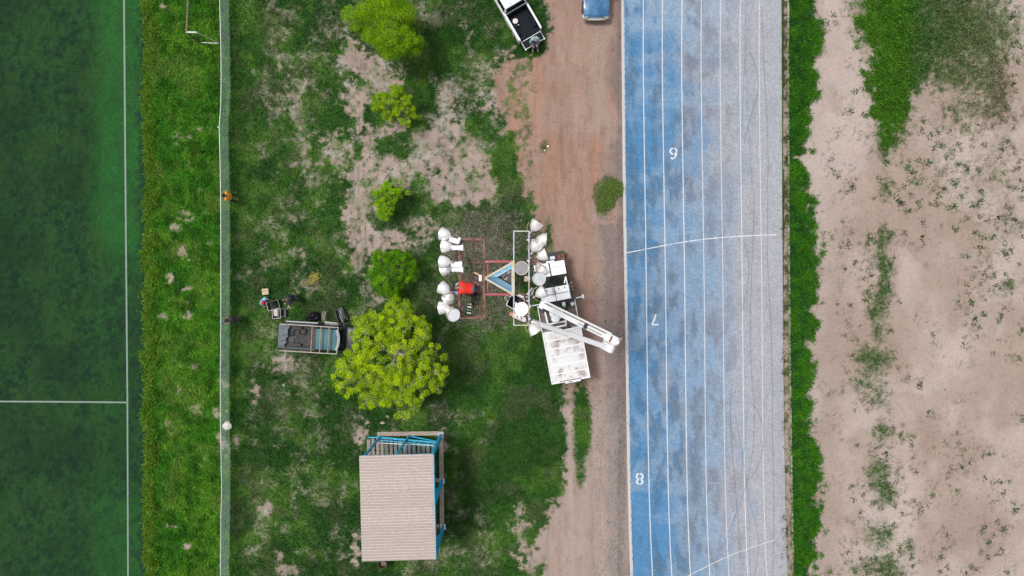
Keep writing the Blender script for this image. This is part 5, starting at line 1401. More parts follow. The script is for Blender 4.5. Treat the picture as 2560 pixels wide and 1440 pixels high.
# utility body: lockers with a ribbed steel top
bodyL = 3.12
for s in (-1, 1): MB().box((bodyL / 2, s * (TW / 2 - .26), 1.38), (bodyL, .50, 1.38)).build('locker', m_twhite, bt, bevel=.02)
MB().box((bodyL / 2, 0, 1.02), (bodyL - .02, TW - 1.06, .16)).build('body_floor', m_deck, bt)
for k in range(6):
    x0_ = .03 + k * (bodyL - .06) / 6; x1_ = .03 + (k + 1) * (bodyL - .06) / 6
    MB().box(((x0_ + x1_) / 2, 0, 2.092 - .01 * (k % 2)), (x1_ - x0_ - .07, TW - .12, .03)).build('top_panel', m_tdirty, bt, bevel=.004)
    MB().box((x1_ if k < 5 else x1_ - .015, 0, 2.115), (.065, TW - .14, .10)).build('top_rib', m_twhite, bt, bevel=.008)
for s in (-1, 1): MB().box((bodyL / 2, s * (TW / 2 - .03), 2.115), (bodyL, .058, .09)).build('top_edge', m_twhite, bt, bevel=.01)
MB().box((.0, 0, 2.10), (.05, TW - .02, .085)).build('top_edge', m_twhite, bt, bevel=.01)
MB().box((-.08, -.12, 1.95), (.12, .95, .10)).build('rear_step', m_twhite, bt, bevel=.01)
MB().box((-.03, .05, 2.02), (.10, .22, .12)).build('tow_latch', m_tgrey, bt, bevel=.01)
MB().box((-.1, 0, .62), (.2, 2.1, .18)).build('rear_bumper', m_tgrey, bt, bevel=.02)
MB().box((3.6, 0, .66), (7.3, .8, .22)).build('chassis', m_tgrey, bt)
# deck with the turret
MB().box((3.97, 0, 1.16), (1.70, TW - .06, .08)).build('deck', m_deck, bt)
for (a, b) in (((3.30, -.35), (3.30, .75)), ((3.55, -.30), (3.55, .72)), ((3.25, .72), (4.30, .78)), ((3.30, -.32), (3.62, -.36))):
    MB().beam((a[0], a[1], 1.75), (b[0], b[1], 1.75), .09, .09).build('deck_frame', m_twhite, bt, bevel=.01)
    for q in (a, b): MB().beam((q[0], q[1], 1.18), (q[0], q[1], 1.71), .07, .07).build('deck_post', m_twhite, bt)
for s in (-1, 1): MB().beam((3.16, s * (TW / 2 - .03), 1.45), (4.75, s * (TW / 2 - .03), 1.45), .04, .09).build('deck_rail', m_twhite, bt, bevel=.006)
MB().lathe([(.42, 1.2), (.42, 1.45), (.34, 1.5), (.32, 2.1), (.38, 2.12), (.38, 2.2)], n=24, m=Matrix.Translation((4.15, .10, 0)), cap1=True).build('turret', m_twhite, bt, smooth=40)
MB().lathe([(.001, .16), (.22, .14), (.27, 0), (.25, -.02)], n=22, m=Matrix.Translation((3.85, .25, 2.2))).build('motor_cover', m_twhite, bt, smooth=50)
rt = random.Random(12)
for k in range(4):
    MB().path([(4.3 + .1 * k, -.9 + .2 * t + .06 * math.sin(t * 2 + k), 1.55 + .12 * math.sin(t * 1.3 + k)) for t in range(9)], .016, n=5).build('hydraulic_hose', m_plast, bt, smooth=60)
for k in range(16):
    MB().box((4.42 + rt.uniform(-.12, .32), rt.uniform(-1.0, .9), 1.30 + rt.uniform(0, .35)), (rt.uniform(.08, .26), rt.uniform(.1, .3), .2), Matrix.Rotation(rt.uniform(0, 3), 3, 'Z')).build('tool_bin', rt.choice([m_tgrey, m_box_w, m_plast, m_deck, m_plast]), bt, bevel=.02)
MB().box((4.46, -.45, 1.80), (.17, .17, .30), Matrix.Rotation(.4, 3, 'Z')).build('fuel_can', mat('bright_green_plastic', (.02, .42, .10), rough=.45), bt, bevel=.03)
MB().box((4.60, -.42, 1.80), (.26, .22, .3)).build('water_jug', m_box_w, bt, bevel=.04)
MB().box((4.30, .12, 2.35), (.42, .55, .05), Matrix.Rotation(math.radians(-16), 3, 'Z')).build('control_cover', m_box_w, bt, bevel=.02)
# cab
zc = 2.32; hwc = 1.02
MB().box((5.42, 0, 1.25), (1.55, 2.04, 1.10)).build('cab_body', m_tgrey, bt, bevel=.05)
vs = [(4.80, -hwc, 1.75), (6.35, -hwc * .98, 1.60), (6.35, hwc * .98, 1.60), (4.80, hwc, 1.75), (4.86, -.93, zc), (5.76, -.93, zc), (5.76, .93, zc), (4.86, .93, zc)]
MB().add(vs, [(0, 1, 5, 4), (1, 2, 6, 5), (2, 3, 7, 6), (3, 0, 4, 7), (4, 5, 6, 7)]).build('cab_frame', m_tgrey, bt, bevel=.04)
for i in range(2):
    for j in range(2):
        MB().box((5.07 + i * .44 + .01, -.46 + j * .90, zc + .012), (.40, .86, .045)).build('roof_panel', m_twhite, bt, bevel=.012)
for k in range(4): MB().box((5.58, -.62 + k * .36, zc + .05), (.09, .05, .05)).build('marker_light', m_tgrey, bt, bevel=.01)
vs = []; nw = 9
for i in range(5):
    for j in range(nw):
        g = -1 + 2 * j / (nw - 1); f = i / 4
        vs.append((5.79 + .50 * f + .10 * (1 - g * g) * (.3 + f * .7), g * (.90 + .06 * f), zc - .04 - .60 * f + .01))
MB().add(vs, [(i * nw + j, (i + 1) * nw + j, (i + 1) * nw + j + 1, i * nw + j + 1) for i in range(4) for j in range(nw - 1)]).build('windscreen', m_glass, bt, smooth=60)
for s in (-1, 1):
    MB().tube((6.30, s * .35, 1.74), (5.98, s * .35 + .35, 2.13), .012, n=5).build('wiper', m_plast, bt)
    MB().box((5.45, s * (hwc + .005), 1.98), (.75, .02, .36)).build('side_window', m_glass, bt)
# bonnet of two panels per side, over a dark body
vs_r = [ring(6.33, 1.0, .6, 1.60, .02, .10), ring(6.9, .98, .6, 1.55, .02, .10), ring(7.45, .97, .6, 1.42, .02, .10), ring(7.62, .93, .65, 1.28, .02, .1)]
MB().loft(vs_r).build('nose', m_tgrey, bt, smooth=30)
for j, s in enumerate((-1, 1)):
    MB().box((6.60, s * .49, 1.615), (.44, .90, .05), Matrix.Rotation(math.radians(3), 3, 'Y')).build('bonnet_panel', m_twhite, bt, bevel=.012)
    MB().box((7.02, s * .49, 1.575), (.38, .90, .05), Matrix.Rotation(math.radians(9), 3, 'Y')).build('bonnet_panel', m_twhite, bt, bevel=.012)
    o = MB().box((7.43, s * .78, 1.47), (.42, .50, .06)).build('headlight_guard', m_rgrid, bt, bevel=.01)
    for k in (-1, 0, 1): MB().box((7.43, s * .78 + k * .235, 1.515), (.42, .03, .03)).build('guard_bar', m_tgrey, o)
    for k in (-1, 0, 1): MB().box((7.43 + k * .195, s * .78, 1.5235), (.03, .50, .03)).build('guard_bar', m_tgrey, o)
    for x in (.95, 1.55) if False else (1.35,): wheel(bt, x, s * .93, .46, .30)
    wheel(bt, 6.45, s * .93, .46, .28)
MB().box((7.46, -.28, 1.40), (.20, .30, .2)).build('horn_box', m_box_w, bt, bevel=.02)
MB().box((7.26, -.10, 1.47), (.10, .50, .06)).build('nose_strip', m_twhite, bt, bevel=.01)
MB().box((7.70, 0, .80), (.20, 2.12, .24)).build('front_bumper', m_tgrey, bt, bevel=.03)
MB().box((6.95, -.30, 1.64), (.10, .02, .06)).build('bonnet_catch', m_tgrey, bt)
# guard frame and mirrors
gp = [TL(1414, 691, 2.4), TL(1411, 708, 2.4), TL(1425, 742, 2.4), TL(1418, 742, 2.4)]
MB().beam(gp[0], gp[2], .07, .05).build('guard_frame', m_twhite, bt, bevel=.01)
MB().beam(gp[0] + Vector((0, 0, .004)), gp[1], .07, .05).build('guard_frame', m_twhite, bt, bevel=.01)
MB().beam(gp[2] + Vector((0, 0, .006)), gp[3], .06, .05).build('guard_frame', m_twhite, bt, bevel=.01)
for k in range(3): MB().tube(TL(1419 + k, 715 + 6 * k, 2.2), TL(1430 + k, 705 + 9 * k, 2.1), .010, n=5).build('guard_wire', m_twhite, bt)
m1 = TL(1457, 741, 1.9)
MB().tube(TL(1440, 745, 1.85), m1, .035, n=8).build('mirror_arm', m_box_w, bt, smooth=40)
MB().box(m1, (.24, .13, .38)).build('wing_mirror', m_box_w, bt, bevel=.03)
m2 = m1.copy(); m2.y = -m1.y
MB().tube((m2.x, hwc, 1.85), m2, .035, n=8).build('mirror_arm', m_box_w, bt, smooth=40)
MB().box(m2, (.24, .13, .38)).build('wing_mirror', m_box_w, bt, bevel=.03)
for k in range(26):                                          # windblown leaves caught on the cab roof
    q = TL(1384 + rt.gauss(0, 4), 728 + rt.gauss(0, 7), zc + .05); d = rt.uniform(0, 6.28)
    MB().add([q, q + Vector((.07 * math.cos(d), .07 * math.sin(d), .03)), q + Vector((.05 * math.cos(d + .8), .05 * math.sin(d + .8), .05))], [(0, 1, 2)]).build('caught_leaf', mat('dry_leaf_green', (.10, .17, .03), rough=.7) if k % 2 else m_deck, bt)
# boom
m_boom = mat('white_boom', (.90, .89, .88), rough=.4, fine=.04)
b0, b1 = TL(1352, 761, 2.55), TL(1538, 853, 6.0)
bd = (b1 - b0).normalized(); sd_ = Vector((0, 0, 1)).cross(bd).normalized()
lb = MB().beam(b0, b1, .29, .30).build('lower_boom', m_boom, bt, bevel=.03)
c0 = b0 + sd_ * .26 + bd * .15; c1 = b0 + sd_ * .26 + (b1 - b0) * .93
MB().beam(c0, c1, .12, .16).build('compensator_link', m_boom, lb, bevel=.015)
MB().beam(b0 + bd * 2.9 - sd_ * .02 + Vector((0, 0, .19)), b0 + bd * 4.6 - sd_ * .02 + Vector((0, 0, .19)), .03, .03).build('hose', m_tgrey, lb)
MB().beam(b0 + bd * 3.3 + sd_ * .02 + Vector((0, 0, .17)), b0 + bd * 3.55 + sd_ * .02 + Vector((0, 0, .17)), .30, .05).build('clamp', m_tgrey, lb)
MB().lathe([(.16, -.22), (.16, .22)], n=20, m=Matrix.Translation(b0 + bd * .1) @ sd_.to_track_quat('Z', 'Y').to_matrix().to_4x4(), cap0=True, cap1=True).build('pivot', m_boom, lb, smooth=40)
MB().tube(TL(1372, 775, 2.0), b0 + bd * 1.8 - Vector((0, 0, .22)), .075, n=12).build('lift_cylinder', m_chrome, lb, smooth=40)
u0_, u1_ = TL(1526, 871, 6.2), TL(1330, 804, 8.6)
ud = (u1_ - u0_).normalized(); us = Vector((0, 0, 1)).cross(ud).normalized()
for q, (ll, ww) in ((b1 - bd * .25, (.85, .52)), (u0_ + ud * .20, (.75, .44))):
    MB().box(q, (ll, ww, .34), Matrix((bd, sd_, bd.cross(sd_))).transposed()).build('elbow_bracket', m_boom, lb, bevel=.09)
MB().tube(b1, u0_, .13, n=14).build('elbow_pin', m_boom, lb, smooth=40)
MB().box(b1 - bd * .32 + Vector((0, 0, .2)), (.10, .34, .08), Matrix((bd, sd_, bd.cross(sd_))).transposed()).build('elbow_clamp', m_rgrid, lb, bevel=.01)
MB().beam(b1 - bd * .1 + Vector((0, 0, .2)), b1 + bd * .22 + Vector((0, 0, .2)), .20, .10).build('elbow_cover', m_boom, lb, bevel=.02)
mid = u0_.lerp(u1_, .55)
ub = MB().beam(u0_, mid, .27, .27).build('upper_boom', m_boom, bt, bevel=.04)
MB().tube(mid - ud * .1, u1_, .150, .135, n=18).build('boom_tip', m_boom, ub, smooth=40)
MB().lathe([(.001, .10), (.09, .08), (.145, 0), (.145, -.05)], n=16, m=Matrix.Translation(u1_) @ ud.to_track_quat('Z', 'Y').to_matrix().to_4x4()).build('end_cap', m_boom, ub, smooth=50)
# knuckle and bucket
k0, k1 = TL(1316, 801, 8.6), TL(1281, 786, 8.6)
m_pinkw = mat('pinkish_white_housing', (.74, .68, .67), rough=.5, col2=(.66, .55, .53), scale=5)
kn = MB().beam(k0, k1, .26, .26).build('knuckle', m_pinkw, bt, bevel=.08)
MB().tube(u1_, k0, .11, n=12).build('knuckle_pin', m_chrome, kn, smooth=40)
MB().lathe([(.001, .05), (.09, .045), (.115, 0), (.115, -.12)], n=18, m=Matrix.Translation(k1 + (k1 - k0).normalized() * .10) @ (k1 - k0).to_track_quat('Z', 'Y').to_matrix().to_4x4()).build('hub_cap', mat('orange_rust_cap', (.48, .20, .10), rough=.6, col2=(.6, .36, .25), scale=8), kn, smooth=50)
for k in range(2): MB().box(k0.lerp(k1, .35 + .3 * k) + Vector((0, 0, .14)), (.09, .06, .04)).build('valve', m_tgrey, kn, bevel=.008)
bc = TL(1289, 756, 9.3)
rot_b = Matrix.Rotation(math.radians(62 - 100.5), 3, 'Z')
m_bwh = mat('fibreglass_bucket', (.74, .71, .64), rough=.4, col2=(.66, .60, .52), scale=5)
m_bin = mat('bucket_inside', (.085, .065, .055), rough=.8, col2=(.05, .04, .035), scale=7)
bw_, bh_ = .62, 1.0
def sqring(w, d, z, r=.10, n=4):
    pts = []
    for (cx, cy, a0) in ((w / 2 - r, d / 2 - r, 0), (-w / 2 + r, d / 2 - r, 90), (-w / 2 + r, -d / 2 + r, 180), (w / 2 - r, -d / 2 + r, 270)):
        for k in range(n + 1):
            t = math.radians(a0 + 90 * k / n); pts.append(bc + rot_b @ Vector((cx + r * math.cos(t), cy + r * math.sin(t), z)))
    return pts
bo = MB().loft([sqring(.54, .58, -bh_), sqring(.62, .66, -.10), sqring(.64, .68, -.05), sqring(.72, .76, -.03), sqring(.72, .76, .02), sqring(.66, .70, .025)]).build('work_bucket', m_bwh, bt, smooth=40)
bo.data.polygons.foreach_get  # keep the opening real: drop the top cap and line it
import bmesh
bmm = bmesh.new(); bmm.from_mesh(bo.data); bmm.faces.ensure_lookup_table()
bmesh.ops.delete(bmm, geom=[bmm.faces[len(bmm.faces) - 1]], context='FACES'); bmm.to_mesh(bo.data); bmm.free()
MB().loft([sqring(.65, .69, .024), sqring(.59, .63, -.10), sqring(.50, .54, -bh_ + .05)][::-1], caps=False).build('bucket_lining', m_bin, bo, smooth=40)
MB().add(sqring(.50, .54, -bh_ + .05), [tuple(range(20))]).build('bucket_floor', m_bin, bo)
cc = TL(1268, 745, 9.3)
co = MB().box(cc, (.25, .25, .20), rot_b).build('control_console', m_bwh, bo, bevel=.05)
MB().box(cc + Vector((0, 0, .10)), (.20, .20, .03), rot_b).build('console_face', m_plast, co, bevel=.03)
for k in range(2): MB().tube(cc + Vector((-.02 + .05 * k, .02, .11)), cc + Vector((-.02 + .05 * k, .03, .17)), .014, n=8).build('lever', m_box_w, co)
MB().beam(k1.lerp(k0, .5) + Vector((0, 0, .1)), bc - Vector((0, 0, .45)), .12, .16).build('bucket_mount', m_boom, kn, bevel=.02)
tag(bt, 'white bucket truck with folded boom and work bucket beside the floodlight mast', 'bucket truck')
# yellow object on the ground ahead of the truck
wc = empty('yellow_beacon', GP(1394.5, 641))
m_or = mat('yellow_orange_plastic', (.62, .33, .03), rough=.5, col2=(.50, .22, .02), scale=9)
MB().lathe([(.19, 0), (.19, .03), (.10, .06), (.085, .10)], n=18, cap0=True).build('foot', m_or, wc, smooth=40)
MB().lathe([(.085, .10), (.10, .12), (.10, .24), (.07, .30), (.001, .32)], n=18).build('dome', m_or, wc, smooth=40)
MB().box((.07, -.05, .30), (.05, .05, .04)).build('knob', m_plast, wc, bevel=.01)
tag(wc, 'yellow orange warning beacon on the dirt in front of the bucket truck', 'beacon')
# ------------------------------------------------------------------ people
m_skin = mat('skin', (.32, .17, .11), rough=.55, col2=(.27, .14, .09), scale=12)
def capsule(mb, p0, p1, r0, r1, n=12):
    p0, p1 = Vector(p0), Vector(p1); d = p1 - p0
    if d.length < 1e-5: d = Vector((0, 0, .001)); p1 = p0 + d
    d.normalize(); a = d.orthogonal().normalized(); b = d.cross(a)
    prof = []
    for k in range(4): t = math.pi / 2 * k / 4; prof.append((p0 - d * r0 * math.cos(t), r0 * math.sin(t)))
    prof += [(p0, r0), (p1, r1)]
    for k in range(1, 5): t = math.pi / 2 * k / 4; prof.append((p1 + d * r1 * math.sin(t), r1 * math.cos(t)))
    vs = []
    for c, r in prof:
        r = max(r, 1e-4)
        for k in range(n):
            t = 2 * math.pi * k / n; vs.append(c + (a * math.cos(t) + b * math.sin(t)) * r)
    fs = [(i * n + k, i * n + (k + 1) % n, (i + 1) * n + (k + 1) % n, (i + 1) * n + k) for i in range(len(prof) - 1) for k in range(n)]
    fs += [tuple(range(n - 1, -1, -1)), tuple(range((len(prof) - 1) * n, len(prof) * n))]
    mb.add(vs, fs)

def fuse(mb, name, m, parent, voxel=.014, it=4):
    """capsules fused into one continuous skin"""
    o = mb.build(name, m)
    rm = o.modifiers.new('remesh', 'REMESH'); rm.mode = 'VOXEL'; rm.voxel_size = voxel; rm.use_smooth_shade = True
    sm = o.modifiers.new('smooth', 'SMOOTH'); sm.iterations = it; sm.factor = .5
    dg = bpy.context.evaluated_depsgraph_get()
    me = bpy.data.meshes.new_from_object(o.evaluated_get(dg))
    me.name = name
    if not me.materials: me.materials.append(m)
    old = o.data; o.modifiers.clear(); o.data = me; bpy.data.meshes.remove(old)
    o.parent = parent
    return o

def person(label, loc, heading, J, shirt, trousers, cap_m=None, hair=None, cap_brim=True, short_sleeves=True, shoes=None, extra=None):
    """J: joints in local coordinates (x forward, y left, z up): hip, chest, neck, head, sh/el/wr/kn/an/toe for L and R, look"""
    root = empty('person', loc, heading)
    V_ = {k: Vector(v) for k, v in J.items()}
    hip, chest, neck, head = V_['hip'], V_['chest'], V_['neck'], V_['head']
    look = V_.get('look', Vector((1, 0, 0))).normalized(); hup = (head - neck).normalized(); side = hup.cross(look).normalized()
    fwd = side.cross(hup).normalized()
    b = MB()
    lat = (V_['shL'] - V_['shR']).normalized()
    for s in (-1, 1):
        capsule(b, hip + lat * .075 * s, chest + lat * .095 * s, .115, .115); capsule(b, chest + lat * .10 * s, chest.lerp(neck, .6) + lat * .10 * s, .105, .07)
    capsule(b, chest.lerp(neck, .6), neck, .075, .056); capsule(b, neck, head, .056, .060)
    capsule(b, head + hup * .035, head - hup * .02 + look * .012, .098, .088)            # skull
    capsule(b, head - hup * .05 + look * .03, head - hup * .085 + look * .045, .062, .045)  # jaw
    capsule(b, head + look * .10, head - hup * .022 + look * .122, .014, .019)             # nose
    for s in (-1, 1):
        capsule(b, head + side * .095 * s - hup * .02, head + side * .10 * s + hup * .02, .018, .022)   # ears
        capsule(b, head + side * .032 * s + look * .088 + hup * .012, head + side * .05 * s + look * .082 + hup * .012, .012, .010)
    for S in 'LR':
        sh, el, wr, kn, an, toe = (V_[k + S] for k in ('sh', 'el', 'wr', 'kn', 'an', 'toe'))
        hj = hip + (lat if S == 'L' else -lat) * .095
        capsule(b, sh, el, .058, .043); capsule(b, el, wr, .043, .028)
        capsule(b, hj, kn, .090, .058); capsule(b, kn, an, .056, .038); capsule(b, an, toe, .040, .034)
        fd = (wr - el).normalized(); hd_ = V_.get('hand' + S, fd).normalized()
        sgn = 1 if S == 'L' else -1
        across = (hd_.cross(Vector((0, 0, 1)))); across = across.normalized() if across.length > .2 else lat.copy()
        dn = across.cross(hd_).normalized()
        if dn.z > 0: dn = -dn
        palm = wr + hd_ * .085
        for f, wv in ((-.028, .03), (-.008, .032), (.012, .03), (.030, .026)):
            capsule(b, wr + hd_ * .02 + across * f * .6, palm + across * f, .019, .015, 8)
        for f, ln in ((-.033, .068), (-.011, .078), (.011, .073), (.032, .056)):
            k1 = palm + across * f + hd_ * ln * .5 + dn * .008
            capsule(b, palm + across * f, k1, .0105, .0095, 8); capsule(b, k1, k1 + (hd_ * .6 + dn * .8).normalized() * ln * .5, .0095, .008, 8)
        tb = wr + hd_ * .03 - across * sgn * .02
        tk = tb + (hd_ * .5 - across * sgn * .8).normalized() * .05
        capsule(b, tb, tk, .015, .012, 8); capsule(b, tk, tk + (hd_ * .9 + dn * .3).normalized() * .035, .012, .010, 8)
    fuse(b, 'body', m_skin, root, .0105, 2)
    # shirt
    s_ = MB()
    for s in (-1, 1):
        capsule(s_, hip + lat * .075 * s + (chest - hip).normalized() * .02, chest + lat * .095 * s, .142, .140); capsule(s_, chest + lat * .10 * s, chest.lerp(neck, .55) + lat * .11 * s, .130, .090)
    for S in 'LR':
        sh, el, wr = V_['sh' + S], V_['el' + S], V_['wr' + S]
        if short_sleeves: capsule(s_, sh, sh.lerp(el, .72), .080, .074)
        else: capsule(s_, sh, el, .080, .062); capsule(s_, el, el.lerp(wr, .9), .060, .046)
    fuse(s_, 'shirt', shirt, root, .016, 6)
    t_ = MB()
    capsule(t_, hip - lat * .07, hip + lat * .07, .140, .140)
    for S in 'LR':
        hj = hip + (lat if S == 'L' else -lat) * .095
        capsule(t_, hj, V_['kn' + S], .112, .080); capsule(t_, V_['kn' + S], V_['kn' + S].lerp(V_['an' + S], .93), .078, .066)
    fuse(t_, 'trousers', trousers, root, .016, 6)
    for S in 'LR':
        h = MB(); an, toe = V_['an' + S], V_['toe' + S]; d = (toe - an); d.z = 0; d = d.normalized() if d.length > .01 else Vector((1, 0, 0))
        dwn = Vector((0, 0, -.045))
        capsule(h, an + dwn - d * .04, an + dwn + d * .05, .044, .046); capsule(h, an + dwn + d * .05, an + dwn + d * .17, .046, .036)
        fuse(h, 'shoe', shoes or m_black, root, .014, 3)
    if cap_m is not None:
        q = Matrix((fwd, side, hup)).transposed().to_4x4()
        mm = Matrix.Translation(head + hup * .055 + fwd * .004) @ q @ Matrix.Scale(1.08, 4)
        c = MB().lathe([(.118, -.03), (.120, .0), (.110, .05), (.08, .085), (.03, .102), (.001, .105)], n=20, m=mm).build('cap', cap_m, root, smooth=60)
        if cap_brim:
            vs = []
            for k in range(9):
                t = math.radians(-55 + 110 * k / 8); vs += [mm @ Vector((.115 * math.cos(t), .115 * math.sin(t), -.005)), mm @ Vector((.115 * math.cos(t) + .085 * math.cos(t) ** .7, .105 * math.sin(t), -.022))]
            MB().add(vs + [v - hup * .008 for v in vs], [(2 * k, 2 * k + 1, 2 * k + 3, 2 * k + 2) for k in range(8)] + [(18 + 2 * k, 18 + 2 * k + 2, 18 + 2 * k + 3, 18 + 2 * k + 1) for k in range(8)] + [(2 * k + 1, 19 + 2 * k, 21 + 2 * k, 2 * k + 3) for k in range(8)]).build('brim', cap_m, c, smooth=60)
    if hair is not None:
        h = MB()
        capsule(h, head + hup * .04 - look * .012, head + hup * .01 - look * .035, .108, .098); 
        fuse(h, 'hair', hair, root, .014, 3)
    tag(root, label, 'person', 'workers on the site')
    return root

def stand(dx_head=.06, arms='down', spread=.14, bend=0.0, step=0.0):
    hip = Vector((0, 0, .93)); tb = math.radians(bend)
    up = Vector((math.sin(tb), 0, math.cos(tb)))
    chest = hip + up * .36; neck = hip + up * .56; head = neck + (up * .7 + Vector((.45 + dx_head, 0, .55))).normalized() * .16
    J = dict(hip=hip, chest=chest, neck=neck, head=head, look=(1, 0, -.35 - bend / 90),
             shL=chest + up * .13 + Vector((0, .185, 0)), shR=chest + up * .13 + Vector((0, -.185, 0)),
             knL=(.04 + step * .5, spread * .9, .49), knR=(.04 - step * .5, -spread * .9, .49), anL=(step, spread, .085), anR=(-step, -spread, .085), toeL=(step + .16, spread + .03, .045), toeR=(-step + .16, -spread - .03, .045))
    a = arms
    if a == 'down': J.update(elL=J['shL'] + Vector((-.02, .06, -.28)), elR=J['shR'] + Vector((-.02, -.06, -.28)), wrL=J['shL'] + Vector((.10, .08, -.50)), wrR=J['shR'] + Vector((.10, -.08, -.50)))
    elif a == 'chest': J.update(elL=J['shL'] + Vector((.10, .10, -.24)), elR=J['shR'] + Vector((.10, -.10, -.24)), wrL=J['chest'] + Vector((.28, .05, -.02)), wrR=J['chest'] + Vector((.30, -.05, .02)))
    elif a == 'front': J.update(elL=J['shL'] + Vector((.16, .06, -.22)), elR=J['shR'] + Vector((.16, -.06, -.22)), wrL=J['shL'] + Vector((.38, -.04, -.24)), wrR=J['shR'] + Vector((.38, .04, -.24)))
    elif a == 'reach': J.update(elL=J['shL'] + Vector((.12, .05, -.26)), elR=J['shR'] + Vector((.12, -.05, -.26)), wrL=J['shL'] + Vector((.26, -.02, -.50)), wrR=J['shR'] + Vector((.26, .02, -.50)))
    return J
m_orange = mat('orange_shirt', (.85, .36, .03), rough=.8, col2=(.78, .30, .02), scale=9)
m_navyj = mat('dark_jeans', (.016, .022, .04), rough=.85)
m_charc = mat('charcoal_shirt', (.045, .05, .055), rough=.8)
m_khaki = mat('khaki_trousers', (.20, .14, .085), rough=.85)
m_ltblue = mat('light_blue_shirt', (.28, .52, .78), rough=.8, col2=(.36, .60, .82), scale=9)
m_navy = mat('navy_shirt', (.018, .025, .060), rough=.8)
m_tealsh = mat('pale_teal_shirt', (.22, .42, .42), rough=.8, col2=(.30, .50, .50), scale=8)
m_jeans = mat('blue_jeans', (.06, .115, .20), rough=.85, col2=(.10, .17, .26), scale=12)
m_redv = mat('bright_red_vest', (.80, .030, .015), rough=.7, col2=(.68, .02, .012), scale=6)
m_redcap = mat('red_cap', (.48, .03, .05), rough=.7)
m_blackcap = mat('black_cap', (.014, .014, .016), rough=.7)
m_hair = mat('black_hair', (.012, .010, .009), rough=.6)
m_shoe_t = mat('tan_shoe', (.22, .15, .09), rough=.7)

f = GP(590, 496)
J = stand(arms='chest', spread=.19, bend=6)
person('person in orange shirt with arms folded, standing at the chain link fence', (f.x, f.y, f.z), math.radians(176), J, m_orange, m_navyj, hair=m_hair, short_sleeves=True)
f = GP(601, 796)
J = stand(arms='front', spread=.12, bend=10, step=.10)
person('person in charcoal shirt and black cap with hands forward by the fence', (f.x, f.y, f.z), math.radians(188), J, m_charc, m_khaki, cap_m=m_blackcap, shoes=mat('blue_shoe', (.06, .12, .22), rough=.7))
f = GP(674, 748)
J = stand(arms='reach', spread=.13, bend=12)
J['look'] = (1, 0, -.9)
person('person in light blue shirt and red cap reaching into the crates', (f.x, f.y, f.z), math.radians(-42), J, m_ltblue, m_navyj, cap_m=m_redcap, shoes=m_shoe_t)
f = GP(744, 744)
J = stand(arms='front', spread=.13, bend=10, step=.06)
person('bareheaded person in navy shirt walking between crates and broad tree', (f.x, f.y, f.z), math.radians(205), J, m_navy, m_jeans, hair=mat('shaved_hair', (.16, .085, .055), rough=.7), short_sleeves=False, shoes=m_shoe_t)
# seated on the tailgate: pelvis on the gate, shins hanging over its edge
zs = .645
sp = P(1337, 96, 1.05)
J = dict(hip=(0, 0, .125), chest=(.10, 0, .47), neck=(.20, 0, .66), head=(.30, .03, .79), look=(.9, .25, -.8), shL=(.15, .19, .58), shR=(.15, -.19, .58), elL=(.26, .30, .33), elR=(.24, -.31, .34), wrL=(.44, .12, .30), wrR=(.46, -.16, .22),
         knL=(.44, .13, .16), knR=(.44, -.12, .16), anL=(.50, .14, -.27), anR=(.49, -.15, -.26), toeL=(.66, .16, -.31), toeR=(.65, -.18, -.30))
person('person in pale teal shirt and jeans sitting on the lowered tailgate', (sp.x - .02, sp.y + .06, zs), math.radians(-82), J, m_tealsh, m_jeans, hair=mat('grey_brown_hair', (.30, .20, .13), rough=.7), shoes=m_shoe_t)
# on the mast: standing on the platform floor, bent over its outer rail
zp = ZF + .02
wp = P(1179, 722, ZF + .9)
J = dict(hip=(0, 0, .88), chest=(.33, .0, 1.02), neck=(.50, .0, 1.06), head=(.63, .03, 1.03), look=(.75, .1, -.75), shL=(.44, .19, 1.03), shR=(.44, -.19, 1.03), elL=(.60, .24, .80), elR=(.58, -.16, .80), wrL=(.80, .14, .72), wrR=(.74, .02, .70),
         knL=(.10, .13, .46), knR=(.06, -.13, .46), anL=(-.04, .13, .085), anR=(-.06, -.14, .085), toeL=(.12, .16, .05), toeR=(.10, -.17, .05))
m_pink = mat('red_sleeves', (.55, .06, .12), rough=.8, col2=(.35, .45, .62), scale=7, lo=.48, hi=.55)
w = person('person in bright red vest bent over the rail of the mast platform', (wp.x, wp.y, zp), math.radians(174), J, m_redv, m_jeans, cap_m=m_blackcap, short_sleeves=True, shoes=m_shoe_t)
w.scale = (.88, .88, .93)
for ch in w.children:
    if ch.name.startswith('shirt'): ch.name = 'vest'
sl = MB()
for S in 'LR':
    sh, el, wr = (Vector(J[k + S]) for k in ('sh', 'el', 'wr')); capsule(sl, sh.lerp(el, .5), el, .084, .062); capsule(sl, el, wr, .058, .044)
fuse(sl, 'sleeves', mat('blue_sleeve', (.18, .34, .62), rough=.8, col2=(.42, .50, .62), scale=7), w, .016, 5)
hbelt = MB()
for k in (-.12, .12): capsule(hbelt, Vector((.12, k, 1.085)), Vector((.40, k * .8, 1.165)), .012, .012, 8)
fuse(hbelt, 'harness_strap', mat('dark_strap', (.25, .01, .01), rough=.8), w, .010, 2)
fl = MB()
MB().box((0, 0, 0), (.62, .55, .03)).build('foot_plate', m_rust, mast, loc=lev(1178, 722, ZF + .005))

